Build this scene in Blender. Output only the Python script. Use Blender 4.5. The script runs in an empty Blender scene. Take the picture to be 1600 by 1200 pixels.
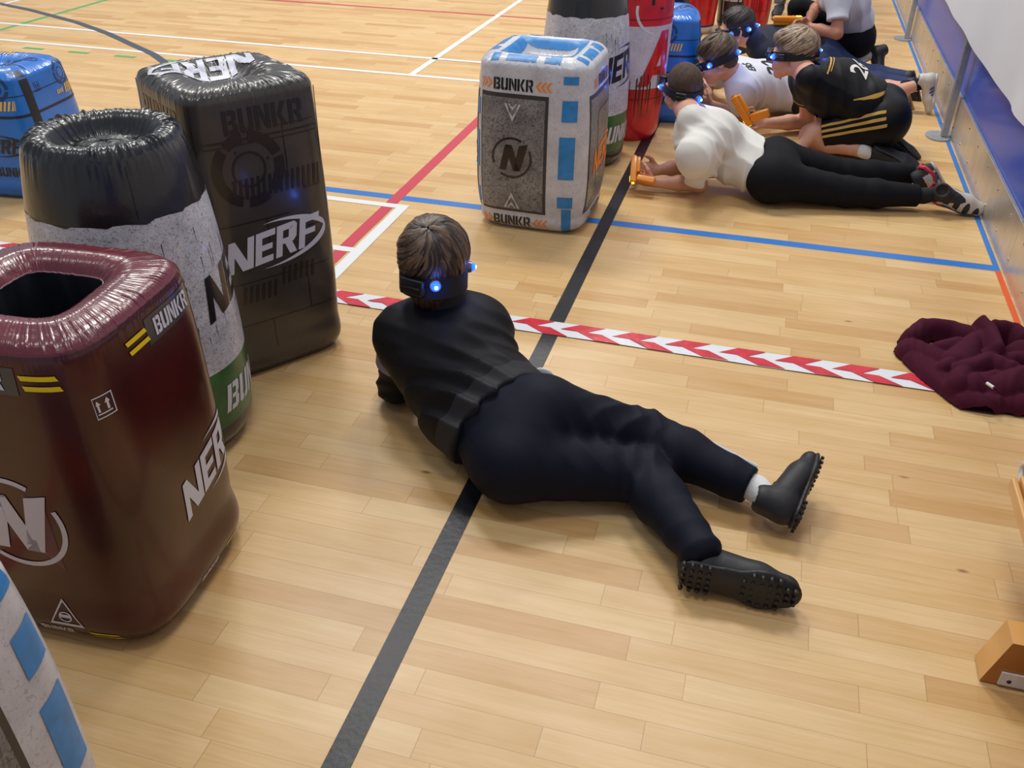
import bpy, bmesh, math, random
import numpy as np
from mathutils import Vector, Matrix
from mathutils.bvhtree import BVHTree

C = bpy.context.scene
COL = C.collection
rnd = random.Random(7)
PI = math.pi

# ---------------------------------------------------------------- camera
CAM_H = 1.437
F_PX, PITCH, ROLL, YAW = 1420.0, 0.57524646, 0.01361591, -0.26634594
def cam_axes():
    f = np.array([math.sin(YAW)*math.cos(PITCH), math.cos(YAW)*math.cos(PITCH), -math.sin(PITCH)])
    r = np.array([math.cos(YAW), -math.sin(YAW), 0.0])
    u = np.cross(r, f)
    return math.cos(ROLL)*r+math.sin(ROLL)*u, -math.sin(ROLL)*r+math.cos(ROLL)*u, f
AR, AU, AF = cam_axes()
cam_data = bpy.data.cameras.new('camera')
cam = bpy.data.objects.new('camera', cam_data); COL.objects.link(cam)
cam_data.sensor_fit = 'HORIZONTAL'; cam_data.sensor_width = 36.0
cam_data.lens = F_PX/1600.0*36.0
cam_data.clip_start = 0.05; cam_data.clip_end = 200
cam.matrix_world = Matrix(((AR[0], AU[0], -AF[0], 0), (AR[1], AU[1], -AF[1], 0), (AR[2], AU[2], -AF[2], CAM_H), (0, 0, 0, 1)))
C.camera = cam

def at(px, py, z):
    """the point of the hall seen at (px,py) that stands z above the floor"""
    d = (px-800)*AR-(py-600)*AU+F_PX*AF
    t = (z-CAM_H)/d[2]
    return np.array([d[0]*t, d[1]*t, z])

# ---------------------------------------------------------------- world and lights
C.view_settings.view_transform = 'Standard'
C.view_settings.look = 'None'
C.view_settings.gamma = 1.0
C.view_settings.use_curve_mapping = False
C.view_settings.exposure = 0.0
w = bpy.data.worlds.new('hall_air'); C.world = w; w.use_nodes = True
w.node_tree.nodes['Background'].inputs[0].default_value = (0.80, 0.86, 1.0, 1)
w.node_tree.nodes['Background'].inputs[1].default_value = 0.36

def lamp(name, loc, size, power, color=(1, 0.97, 0.92)):
    l = bpy.data.lights.new(name, 'AREA'); l.shape = 'RECTANGLE'
    l.size, l.size_y = size; l.energy = power; l.color = color
    o = bpy.data.objects.new(name, l); COL.objects.link(o); o.location = loc
    return o
# rows of hall lights under a 7 m roof (they shine straight down)
for (lx, ly, pw) in ((-3.2, 6.0, 215), (-0.3, 6.2, 150), (-4.5, 1.0, 50), (-0.4, 1.2, 68), (-2.6, 11.0, 215), (-8.0, 8.0, 150)):
    lamp('hall_light', (lx, ly, 6.5), (1.6, 0.9), pw)

# ---------------------------------------------------------------- material helpers
def srgb(r, g, b):
    f = lambda c: (c/255/12.92) if c/255 <= 0.04045 else ((c/255+0.055)/1.055)**2.4
    return (f(r), f(g), f(b), 1.0)
MATS = {}
def mat(name, col, rough=0.6, metal=0.0, coat=0.0, noise=0.0, nscale=20, bump=0.0, bscale=80, emit=0, spec=0.5, ecol=None, sheen=0.0, vec=(1, 1, 1)):
    if name in MATS: return MATS[name]
    m = bpy.data.materials.new(name); m.use_nodes = True; nt = m.node_tree; b = nt.nodes['Principled BSDF']
    b.inputs['Base Color'].default_value = col
    b.inputs['Roughness'].default_value = rough; b.inputs['Metallic'].default_value = metal
    b.inputs['Coat Weight'].default_value = coat; b.inputs['Coat Roughness'].default_value = 0.12
    b.inputs['Specular IOR Level'].default_value = spec
    b.inputs['Sheen Weight'].default_value = sheen
    if emit:
        b.inputs['Emission Color'].default_value = ecol or col; b.inputs['Emission Strength'].default_value = emit
    if noise or bump:
        tc = nt.nodes.new('ShaderNodeTexCoord'); mp = nt.nodes.new('ShaderNodeMapping'); mp.inputs['Scale'].default_value = vec
        nt.links.new(tc.outputs['Object'], mp.inputs[0])
    if noise:
        n = nt.nodes.new('ShaderNodeTexNoise'); n.inputs['Scale'].default_value = nscale; n.inputs['Detail'].default_value = 6
        nt.links.new(mp.outputs[0], n.inputs[0])
        r = nt.nodes.new('ShaderNodeValToRGB')
        r.color_ramp.elements[0].position = 0.32; r.color_ramp.elements[1].position = 0.68
        r.color_ramp.elements[0].color = tuple(c*(1-noise) for c in col[:3])+(1,)
        r.color_ramp.elements[1].color = tuple(min(1, c*(1+noise)) for c in col[:3])+(1,)
        nt.links.new(n.outputs[0], r.inputs[0]); nt.links.new(r.outputs[0], b.inputs['Base Color'])
    if bump:
        n = nt.nodes.new('ShaderNodeTexNoise'); n.inputs['Scale'].default_value = bscale; n.inputs['Detail'].default_value = 4
        nt.links.new(mp.outputs[0], n.inputs[0])
        bp = nt.nodes.new('ShaderNodeBump'); bp.inputs['Strength'].default_value = bump; bp.inputs['Distance'].default_value = 0.01
        nt.links.new(n.outputs[0], bp.inputs['Height']); nt.links.new(bp.outputs[0], b.inputs['Normal'])
    MATS[name] = m; return m

def two_tone(name, base, mark, attr='mark', rough=0.7, bump=0.15, bscale=300, coat=0, spec=0.2):
    """cloth with printed stripes; the stripe outline is a signed distance kept on the vertices"""
    m = mat(name, base, rough, bump=bump, bscale=bscale, coat=coat, spec=spec); nt = m.node_tree; b = nt.nodes['Principled BSDF']
    a = nt.nodes.new('ShaderNodeAttribute'); a.attribute_name = attr
    g = nt.nodes.new('ShaderNodeMath'); g.operation = 'GREATER_THAN'; g.inputs[1].default_value = 0
    nt.links.new(a.outputs['Fac'], g.inputs[0])
    x = nt.nodes.new('ShaderNodeMix'); x.data_type = 'RGBA'
    x.inputs[6].default_value = base; x.inputs[7].default_value = mark
    nt.links.new(g.outputs[0], x.inputs[0]); nt.links.new(x.outputs[2], b.inputs['Base Color'])
    return m

# ---------------------------------------------------------------- object helpers
def tag(o, label=None, cat=None, group=None, kind=None):
    if label: o['label'] = label
    if cat: o['category'] = cat
    if group: o['group'] = group
    if kind: o['kind'] = kind
    return o
def empty(name, loc, label, cat, group=None):
    o = bpy.data.objects.new(name, None); COL.objects.link(o); o.location = loc; o.empty_display_size = 0.1
    return tag(o, label, cat, group)

class MB:
    """collects geometry (world coordinates) for ONE mesh object"""
    def __init__(s): s.v = []; s.f = []; s.m = []; s.mats = []; s.attr = {}
    def mi(s, m):
        if m not in s.mats: s.mats.append(m)
        return s.mats.index(m)
    def add(s, v, f, m):
        o = len(s.v); s.v.extend([tuple(map(float, p)) for p in v]); k = s.mi(m)
        s.f.extend([tuple(int(i)+o for i in q) for q in f]); s.m.extend([k]*len(f)); return s
    def bm(s, b, m, mtx=None):
        if mtx is not None: bmesh.ops.transform(b, matrix=mtx, verts=b.verts)
        b.verts.index_update()
        s.add([v.co[:] for v in b.verts], [[v.index for v in f.verts] for f in b.faces], m); b.free(); return s
    def box(s, c, size, m, rot=None, bev=0.0, seg=2):
        b = bmesh.new(); bmesh.ops.create_cube(b, size=1)
        for v in b.verts: v.co = Vector((v.co.x*size[0], v.co.y*size[1], v.co.z*size[2]))
        if bev: bmesh.ops.bevel(b, geom=b.edges[:], offset=bev, segments=seg, affect='EDGES', profile=0.5)
        M = Matrix.Translation(Vector([float(q) for q in c])) @ (rot.to_4x4() if rot is not None else Matrix())
        return s.bm(b, m, M)
    def cyl(s, p0, p1, r0, r1, m, n=24, cap=True):
        p0 = Vector([float(q) for q in p0]); p1 = Vector([float(q) for q in p1]); ax = (p1-p0).normalized()
        a = ax.orthogonal().normalized(); b2 = ax.cross(a)
        v = []; 
        for p, r in ((p0, r0), (p1, r1)):
            for i in range(n):
                t = 2*PI*i/n; v.append(p+(a*math.cos(t)+b2*math.sin(t))*r)
        f = [(i, (i+1) % n, n+(i+1) % n, n+i) for i in range(n)]
        if cap: f += [tuple(range(n-1, -1, -1)), tuple(range(n, 2*n))]
        return s.add(v, f, m)
    def tube(s, pts, rad, m, n=8, flat=1.0, up=None):
        pts = [Vector([float(q) for q in p]) for p in pts]; v = []; f = []
        if not hasattr(rad, '__len__'): rad = [rad]*len(pts)
        prev = None
        for i, p in enumerate(pts):
            t = (pts[min(i+1, len(pts)-1)]-pts[max(i-1, 0)]).normalized()
            if up is not None:
                nn = (up[i] if isinstance(up, list) else up); a = t.cross(nn).normalized()
            elif prev is None: a = t.orthogonal().normalized()
            else: a = (prev-t*prev.dot(t)).normalized()
            prev = a; b2 = t.cross(a)
            for k in range(n):
                q = 2*PI*k/n; v.append(p+(a*math.cos(q)+b2*math.sin(q)*flat)*rad[i])
        for i in range(len(pts)-1):
            for k in range(n):
                f.append((i*n+k, i*n+(k+1) % n, (i+1)*n+(k+1) % n, (i+1)*n+k))
        f.append(tuple(range(n-1, -1, -1))); f.append(tuple(range((len(pts)-1)*n, len(pts)*n)))
        return s.add(v, f, m)
    def sphere(s, c, r, m, seg=20, rings=12, rot=None):
        r = (r, r, r) if not hasattr(r, '__len__') else r
        b = bmesh.new(); bmesh.ops.create_uvsphere(b, u_segments=seg, v_segments=rings, radius=1)
        M = Matrix.Translation(Vector([float(q) for q in c])) @ (rot.to_4x4() if rot is not None else Matrix()) @ Matrix.Diagonal((*r, 1))
        return s.bm(b, m, M)
    def build(s, name, parent=None, smooth=True, origin=None):
        me = bpy.data.meshes.new(name)
        org = np.array(origin if origin is not None else (parent.matrix_world.translation if parent else (0, 0, 0)), float)
        V = np.array(s.v, float)-org
        me.from_pydata(V.tolist(), [], s.f)
        for m in s.mats: me.materials.append(m)
        me.polygons.foreach_set('material_index', s.m)
        me.polygons.foreach_set('use_smooth', [smooth]*len(s.f))
        for k, a in s.attr.items():
            at_ = me.attributes.new(k, 'FLOAT', 'POINT'); arr = np.full(len(s.v), -1.0); arr[:len(a)] = a; at_.data.foreach_set('value', arr)
        me.update(); me.validate()
        o = bpy.data.objects.new(name, me); COL.objects.link(o)
        if smooth:
            try: me.set_sharp_from_angle(angle=math.radians(50))
            except Exception: pass
        o.location = org if parent is None else (0, 0, 0)
        if parent is not None:
            o.parent = parent
            o.location = Vector(org)-parent_world(parent)
        return o
def parent_world(p):
    l = Vector((0, 0, 0))
    while p is not None: l = l+p.location; p = p.parent
    return l

# build() wants the true world place of the parent
def _build(s, name, parent=None, smooth=True, origin=None):
    if origin is None and parent is not None: origin = tuple(parent_world(parent))
    return MB._raw(s, name, parent, smooth, origin)
MB._raw = MB.build; MB.build = _build

# ---------------------------------------------------------------- lettering as filled shapes
def rc(x0, y0, x1, y1): return [(x0, y0), (x1, y0), (x1, y1), (x0, y1)]
GL = {   # stencil block letters in a cell 0..0.62 x 0..1
 'B': [rc(0, 0, .2, 1), [(.25, .8), (.25, 1), (.5, 1), (.6, .9), (.6, .8)], [(.42, .8), (.6, .8), (.6, .62), (.53, .53), (.42, .53)], [(.25, .42), (.25, .58), (.5, .58), (.55, .5), (.5, .42)],
       [(.42, .2), (.42, .47), (.53, .47), (.62, .38), (.62, .2)], [(.25, 0), (.25, .2), (.62, .2), (.62, .1), (.52, 0)]],
 'U': [[(0, .25), (0, 1), (.2, 1), (.2, .25)], [(0, .25), (.2, .25), (.28, .18), (.28, 0), (.1, 0), (0, .1)], [(.34, 0), (.34, .18), (.42, .25), (.62, .25), (.62, .1), (.52, 0)], [(.42, .25), (.42, 1), (.62, 1), (.62, .25)]],
 'N': [rc(0, 0, .19, 1), [(.23, .62), (.23, 1), (.27, 1), (.45, .5), (.45, .1), (.41, .1)], rc(.49, 0, .68, 1)],
 'K': [rc(0, 0, .2, 1), [(.25, .5), (.45, 1), (.67, 1), (.42, .5)], [(.25, .48), (.42, .48), (.68, 0), (.46, 0)]],
 'R': [rc(0, 0, .2, 1), [(.25, .82), (.25, 1), (.52, 1), (.63, .9), (.63, .82)], [(.43, .82), (.63, .82), (.63, .55), (.53, .44), (.43, .5)], [(.25, .4), (.25, .56), (.47, .5), (.53, .44)], [(.3, .4), (.5, .42), (.66, 0), (.45, 0)]],
 'E': [rc(0, 0, .2, 1), rc(.2, .82, .58, 1), rc(.2, .42, .52, .58), rc(.2, 0, .58, .18)],
 'F': [rc(0, 0, .2, 1), rc(.2, .82, .58, 1), rc(.2, .42, .52, .58)],
 'A': [[(0, 0), (.24, 1), (.42, 1), (.34, .6), (.2, 0)], [(.42, 1), (.66, 0), (.46, 0), (.34, .6)], rc(.2, .2, .46, .36)],
}
NERF = {  # heavy slanted display letters, cell 0..0.8 x 0..1
 'N': [[(0, 0), (0, 1), (.2, 1), (.2, 0)], [(.2, 1), (.62, .28), (.62, 0), (.48, 0), (.2, .52)], [(.62, 0), (.62, 1), (.84, 1), (.84, 0)]],
 'E': [rc(0, 0, .22, 1), rc(.22, .8, .66, 1), rc(.22, .4, .58, .58), rc(.22, 0, .62, .2)],
 'R': [rc(0, 0, .22, 1), rc(.22, .8, .6, 1), [(.42, .8), (.42, .55), (.22, .55), (.22, .38), (.6, .38), (.7, .5), (.7, .9), (.6, 1), (.6, .8)], [(.3, .38), (.55, .38), (.74, 0), (.5, 0)]],
 'F': [rc(0, 0, .22, 1), rc(.22, .8, .7, 1), rc(.22, .4, .58, .58)],
}
def word(txt, cap, font=GL, shear=0.0, gap=0.08, wide=1.0, center=True):
    out = []; x = 0
    for ch in txt:
        g = font[ch]; wmax = max(p[0] for q in g for p in q)
        for q in g: out.append([((x+p[0]*wide)*cap+shear*p[1]*cap, p[1]*cap) for p in q])
        x += wmax*wide+gap
    W = (x-gap)*cap
    if center: out = [[(a-W/2-shear*cap/2, b-cap/2) for a, b in q] for q in out]
    return out
def arc(r0, r1, a0, a1, n=24, ry=1.0, cx=0, cy=0, taper=False):
    out = []
    for i in range(n):
        t0 = math.radians(a0+(a1-a0)*i/n); t1 = math.radians(a0+(a1-a0)*(i+1)/n)
        def ri(t, k): 
            if not taper: return r0
            u_ = k/n; return r1-(r1-r0)*max(0.05, math.sin(PI*u_))
        A, B = ri(t0, i), ri(t1, i+1)
        out.append([(cx+A*math.cos(t0), cy+A*math.sin(t0)*ry), (cx+r1*math.cos(t0), cy+r1*math.sin(t0)*ry), (cx+r1*math.cos(t1), cy+r1*math.sin(t1)*ry), (cx+B*math.cos(t1), cy+B*math.sin(t1)*ry)])
    return out
def rotp(ps, ang, dx=0, dy=0, s=1.0):
    c, d = math.cos(ang), math.sin(ang)
    return [[((x*c-y*d)*s+dx, (x*d+y*c)*s+dy) for x, y in q] for q in ps]
def nerf_logo(cap, ang=0.0):
    ps = word('NERF', cap, NERF, shear=0.28, gap=0.06)
    W = cap*1.62
    ps += arc(W*0.90, W*1.08, 100, -10, 26, ry=0.42, cx=cap*.1, taper=True) + arc(W*0.90, W*1.08, 250, 375, 26, ry=0.42, cx=cap*.1, taper=True)
    return rotp(ps, ang)
def n_logo(r):
    ps = arc(r*.9, r, 60, 200, 26) + arc(r*.9, r, 235, 385, 26)
    N = [[(-.62, -.62), (-.28, -.62), (.0, .62), (-.34, .62)], [(-.34, .62), (.0, .62), (.42, -.62), (.08, -.62)], [(.08, -.62), (.42, -.62), (.80, .72), (.36, .62)]]
    return ps + [[(x*r, y*r) for x, y in q] for q in N]
def chevs(n, size, dirn, gap=0.55):
    out = []
    for i in range(n):
        x = i*size*gap*dirn; t = size*.26*dirn; a = size*.45*dirn
        out.append([(x, size/2), (x+t, size/2), (x+a+t, 0), (x+a, 0)]); out.append([(x, -size/2), (x+a, 0), (x+a+t, 0), (x+t, -size/2)])
    return out
def text_polys(txt, size):
    cu = bpy.data.curves.new('letters', 'FONT'); cu.body = txt; cu.size = size; cu.align_x = 'CENTER'; cu.align_y = 'CENTER'; cu.offset = size*0.02; cu.resolution_u = 3
    o = bpy.data.objects.new('letters', cu); COL.objects.link(o)
    dg = bpy.context.evaluated_depsgraph_get(); me = o.evaluated_get(dg).to_mesh()
    out = [[(me.vertices[i].co.x, me.vertices[i].co.y) for i in p.vertices] for p in me.polygons]
    o.evaluated_get(dg).to_mesh_clear(); bpy.data.objects.remove(o); bpy.data.curves.remove(cu)
    return out

def bvh_of(mb): return BVHTree.FromPolygons([Vector(v) for v in mb.v], mb.f)
def decal(mb, tree, polys, O, U, V, m, step=0.012, off=0.0012, reach=0.3, fn=None, back=None):
    """printed shape: cut fine, then laid on the surface it is printed on (rays along -UxV)"""
    O = Vector([float(q) for q in O]); U = Vector([float(q) for q in U]).normalized(); V = Vector([float(q) for q in V]).normalized(); N = U.cross(V).normalized()
    b = bmesh.new()
    for q in polys:
        try: b.faces.new([b.verts.new((x, y, 0)) for x, y in q])
        except ValueError: pass
    bmesh.ops.triangulate(b, faces=b.faces[:])
    xs = [v.co.x for v in b.verts]; ys = [v.co.y for v in b.verts]
    for lo, hi, ax in ((min(xs), max(xs), 0), (min(ys), max(ys), 1)):
        k = math.ceil(lo/step)*step
        while k < hi:
            co = (k, 0, 0) if ax == 0 else (0, k, 0); no = (1, 0, 0) if ax == 0 else (0, 1, 0)
            bmesh.ops.bisect_plane(b, geom=b.verts[:]+b.edges[:]+b.faces[:], dist=1e-6, plane_co=co, plane_no=no); k += step
    bad = []
    for v in b.verts:
        if fn:
            p, n = fn(v.co.x, v.co.y)
            hit, nn, _, _ = tree.ray_cast(Vector(p)+Vector(n)*reach, -Vector(n), reach*2)
            N_ = Vector(n)
        else:
            p = O+U*v.co.x+V*v.co.y; hit, nn, _, _ = tree.ray_cast(p+N*reach, -N, reach*2); N_ = N
        if hit is None: bad.append(v)
        else:
            if nn.dot(N_) < 0: nn = -nn
            v.co = hit+nn*off
    if bad: bmesh.ops.delete(b, geom=bad, context='VERTS')
    for f in b.faces: 
        f.normal_update()
    b.verts.index_update()
    if len(b.faces): mb.add([v.co[:] for v in b.verts], [[v.index for v in f.verts] for f in b.faces], m)
    b.free()

# ---------------------------------------------------------------- soft bodies: signed distance field -> one continuous mesh
def unit(v): v = np.asarray(v, float); return v/(np.linalg.norm(v)+1e-12)
class Soft:
    def __init__(s, h=0.005): s.ops = []; s.h = h; s.planes = []
    def trim(s, p, n, R=0.12): s.planes.append((np.array(p, float), unit(n), R)); return s
    def ell(s, c, r, ax=None, k=0.02, cut=False):
        c = np.array(c, float); r = np.array((r, r, r) if not hasattr(r, '__len__') else r, float)
        ax = np.eye(3) if ax is None else np.array(ax, float)
        R = max(r)
        def f(P):
            q = (P-c)@ax.T; a = np.sqrt(((q/r)**2).sum(-1)); b = np.sqrt(((q/(r*r))**2).sum(-1))+1e-9
            return a*(a-1)/b
        s.ops.append((c-R, c+R, f, k, cut)); return s
    def cone(s, a, b, ra, rb, k=0.02, side=None, flat=1.0, cut=False):
        """tapered limb from a to b; flat<1 squeezes it along 'side'"""
        a = np.array(a, float); b = np.array(b, float); R = max(ra, rb); L2 = ((b-a)**2).sum()+1e-12
        sd = None if side is None else unit(side)
        def f(P):
            t = np.clip(((P-a)@(b-a))/L2, 0, 1); q = P-a-t[..., None]*(b-a)
            r = ra+(rb-ra)*t
            if sd is None: return np.sqrt((q**2).sum(-1))-r
            n = (q@sd); q2 = q-n[..., None]*sd
            d = np.sqrt((q2**2).sum(-1)+(n/flat)**2)
            return (d-r)*min(1.0, (flat+1)/2)
        s.ops.append((np.minimum(a, b)-R, np.maximum(a, b)+R, f, k, cut)); return s
    def chain(s, pts, rad, k=0.02, side=None, flat=1.0):
        for i in range(len(pts)-1): s.cone(pts[i], pts[i+1], rad[i], rad[i+1], k, side, flat)
        return s
    def mesh(s, post=None, floor=0.0015):
        h = s.h
        lo = np.min([o[0] for o in s.ops if not o[4]], axis=0)-0.03; hi = np.max([o[1] for o in s.ops if not o[4]], axis=0)+0.03
        lo[2] = max(lo[2], -2*h)
        n = np.ceil((hi-lo)/h).astype(int)+1
        D = np.full(n, 0.5, np.float32)
        for a, b, f, k, cut in s.ops:
            m = k+0.025
            i0 = np.clip(np.floor((a-m-lo)/h).astype(int), 0, n); i1 = np.clip(np.ceil((b+m-lo)/h).astype(int)+1, 0, n)
            if (i1 <= i0).any(): continue
            g = np.stack(np.meshgrid(*[lo[q]+h*np.arange(i0[q], i1[q]) for q in range(3)], indexing='ij'), -1)
            d = f(g); sl = tuple(slice(i0[q], i1[q]) for q in range(3)); cur = D[sl]
            if cut:
                d = -d; hh = np.clip(0.5-0.5*(cur-d)/max(k, 1e-5), 0, 1); D[sl] = cur*(1-hh)+d*hh+k*hh*(1-hh)
            else:
                hh = np.clip(0.5+0.5*(cur-d)/max(k, 1e-5), 0, 1); D[sl] = cur*(1-hh)+d*hh-k*hh*(1-hh)
        for p, nn, R in s.planes:
            i0 = np.clip(np.floor((p-R-lo)/h).astype(int), 0, n); i1 = np.clip(np.ceil((p+R-lo)/h).astype(int)+1, 0, n)
            g = np.stack(np.meshgrid(*[lo[q]+h*np.arange(i0[q], i1[q]) for q in range(3)], indexing='ij'), -1); sl = tuple(slice(i0[q], i1[q]) for q in range(3))
            rr = np.sqrt(((g-p)**2).sum(-1)); D[sl] = np.where(rr < R, np.maximum(D[sl], (g-p)@nn), D[sl])
        if post is not None:
            idx = np.nonzero(np.abs(D) < 0.035); P = lo+h*np.stack(idx, -1)
            D[idx] = D[idx]+post(P).astype(np.float32)
        if floor is not None:
            z = lo[2]+h*np.arange(n[2]); D = np.maximum(D, (floor-z)[None, None, :].astype(np.float32))
        return surface(D, lo, h)
def surface(D, lo, h):
    S = D < 0
    nx, ny, nz = D.shape
    cnt = np.zeros((nx-1, ny-1, nz-1), np.int8)
    offs = [(i, j, k) for i in (0, 1) for j in (0, 1) for k in (0, 1)]
    for i, j, k in offs: cnt += S[i:nx-1+i, j:ny-1+j, k:nz-1+k]
    act = (cnt > 0) & (cnt < 8); I = np.nonzero(act); N = len(I[0])
    idm = np.full(act.shape, -1, np.int32); idm[I] = np.arange(N)
    val = np.stack([D[I[0]+i, I[1]+j, I[2]+k] for i, j, k in offs], 1).astype(float)
    o = np.array(offs, float); acc = np.zeros((N, 3)); c = np.zeros(N)
    for a in range(8):
        for b in range(a+1, 8):
            if np.abs(o[a]-o[b]).sum() != 1: continue
            m = (val[:, a] < 0) != (val[:, b] < 0)
            t = val[m, a]/(val[m, a]-val[m, b]); acc[m] += o[a]+(o[b]-o[a])*t[:, None]; c[m] += 1
    V = lo+h*(np.stack(I, 1)+acc/c[:, None])
    F = []
    for ax in range(3):
        A = [slice(None)]*3; B = [slice(None)]*3; A[ax] = slice(0, -1); B[ax] = slice(1, None)
        ch = S[tuple(A)] != S[tuple(B)]; e = np.stack(np.nonzero(ch), 1)
        u, v = (ax+1) % 3, (ax+2) % 3
        ok = (e[:, u] > 0) & (e[:, v] > 0) & (e[:, u] < D.shape[u]-1) & (e[:, v] < D.shape[v]-1); e = e[ok]
        def g(du, dv): q = e.copy(); q[:, u] -= du; q[:, v] -= dv; return idm[q[:, 0], q[:, 1], q[:, 2]]
        q = np.stack([g(1, 1), g(0, 1), g(0, 0), g(1, 0)], 1)
        ins = S[e[:, 0], e[:, 1], e[:, 2]]
        q[~ins] = q[~ins][:, ::-1]; F.append(q)
    F = np.concatenate(F); F = F[(F >= 0).all(1)]
    return V, F
def relax(V, F, it=2):
    for _ in range(it):
        acc = np.zeros_like(V); c = np.zeros(len(V))
        for a in range(4):
            i = F[:, a]; j = F[:, (a+1) % 4]
            np.add.at(acc, i, V[j]); np.add.at(c, i, 1); np.add.at(acc, j, V[i]); np.add.at(c, j, 1)
        V = V*0.5+0.5*acc/np.maximum(c, 1)[:, None]
    return V
def soft_obj(soft, name, m, parent, post=None, floor=0.0015, it=1, mark=None, label=None, extra=None):
    V, F = soft.mesh(post, floor); V = relax(V, F, it)
    b = MB(); b.v = V.tolist(); b.f = F.tolist(); b.m = [0]*len(F); b.mats = [m]
    if mark is not None: b.attr['mark'] = mark(V)
    if extra: extra(b)
    o = b.build(name, parent)
    if label: o['label'] = label
    return o
def vnoise(P, s, seed=0):
    """cheap smooth noise in about -1..1"""
    r = np.random.RandomState(seed); out = 0
    for i in range(5):
        d = r.normal(size=3); d /= np.linalg.norm(d); f = s*(0.7+0.8*r.rand()); out = out+np.sin(P@d*f+r.rand()*6.28+1.3*np.sin(P@np.roll(d, 1)*f*.7+r.rand()*6.28))
    return out/2.6
def folds(P, c, d, R, freq, amp, seed=0, sharp=1.0):
    """drapery ridges running across direction d around c"""
    c = np.array(c, float); d = unit(d); q = P-c
    w = np.exp(-(q**2).sum(-1)/(R*R)); ph = q@d*freq*2*PI+1.6*vnoise(P, 9, seed)+vnoise(P, 22, seed+3)*.5
    rg = 1-np.abs(np.sin(ph/2)) if sharp else 0.5+0.5*np.sin(ph)
    return -amp*w*(rg*2-1)
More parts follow.
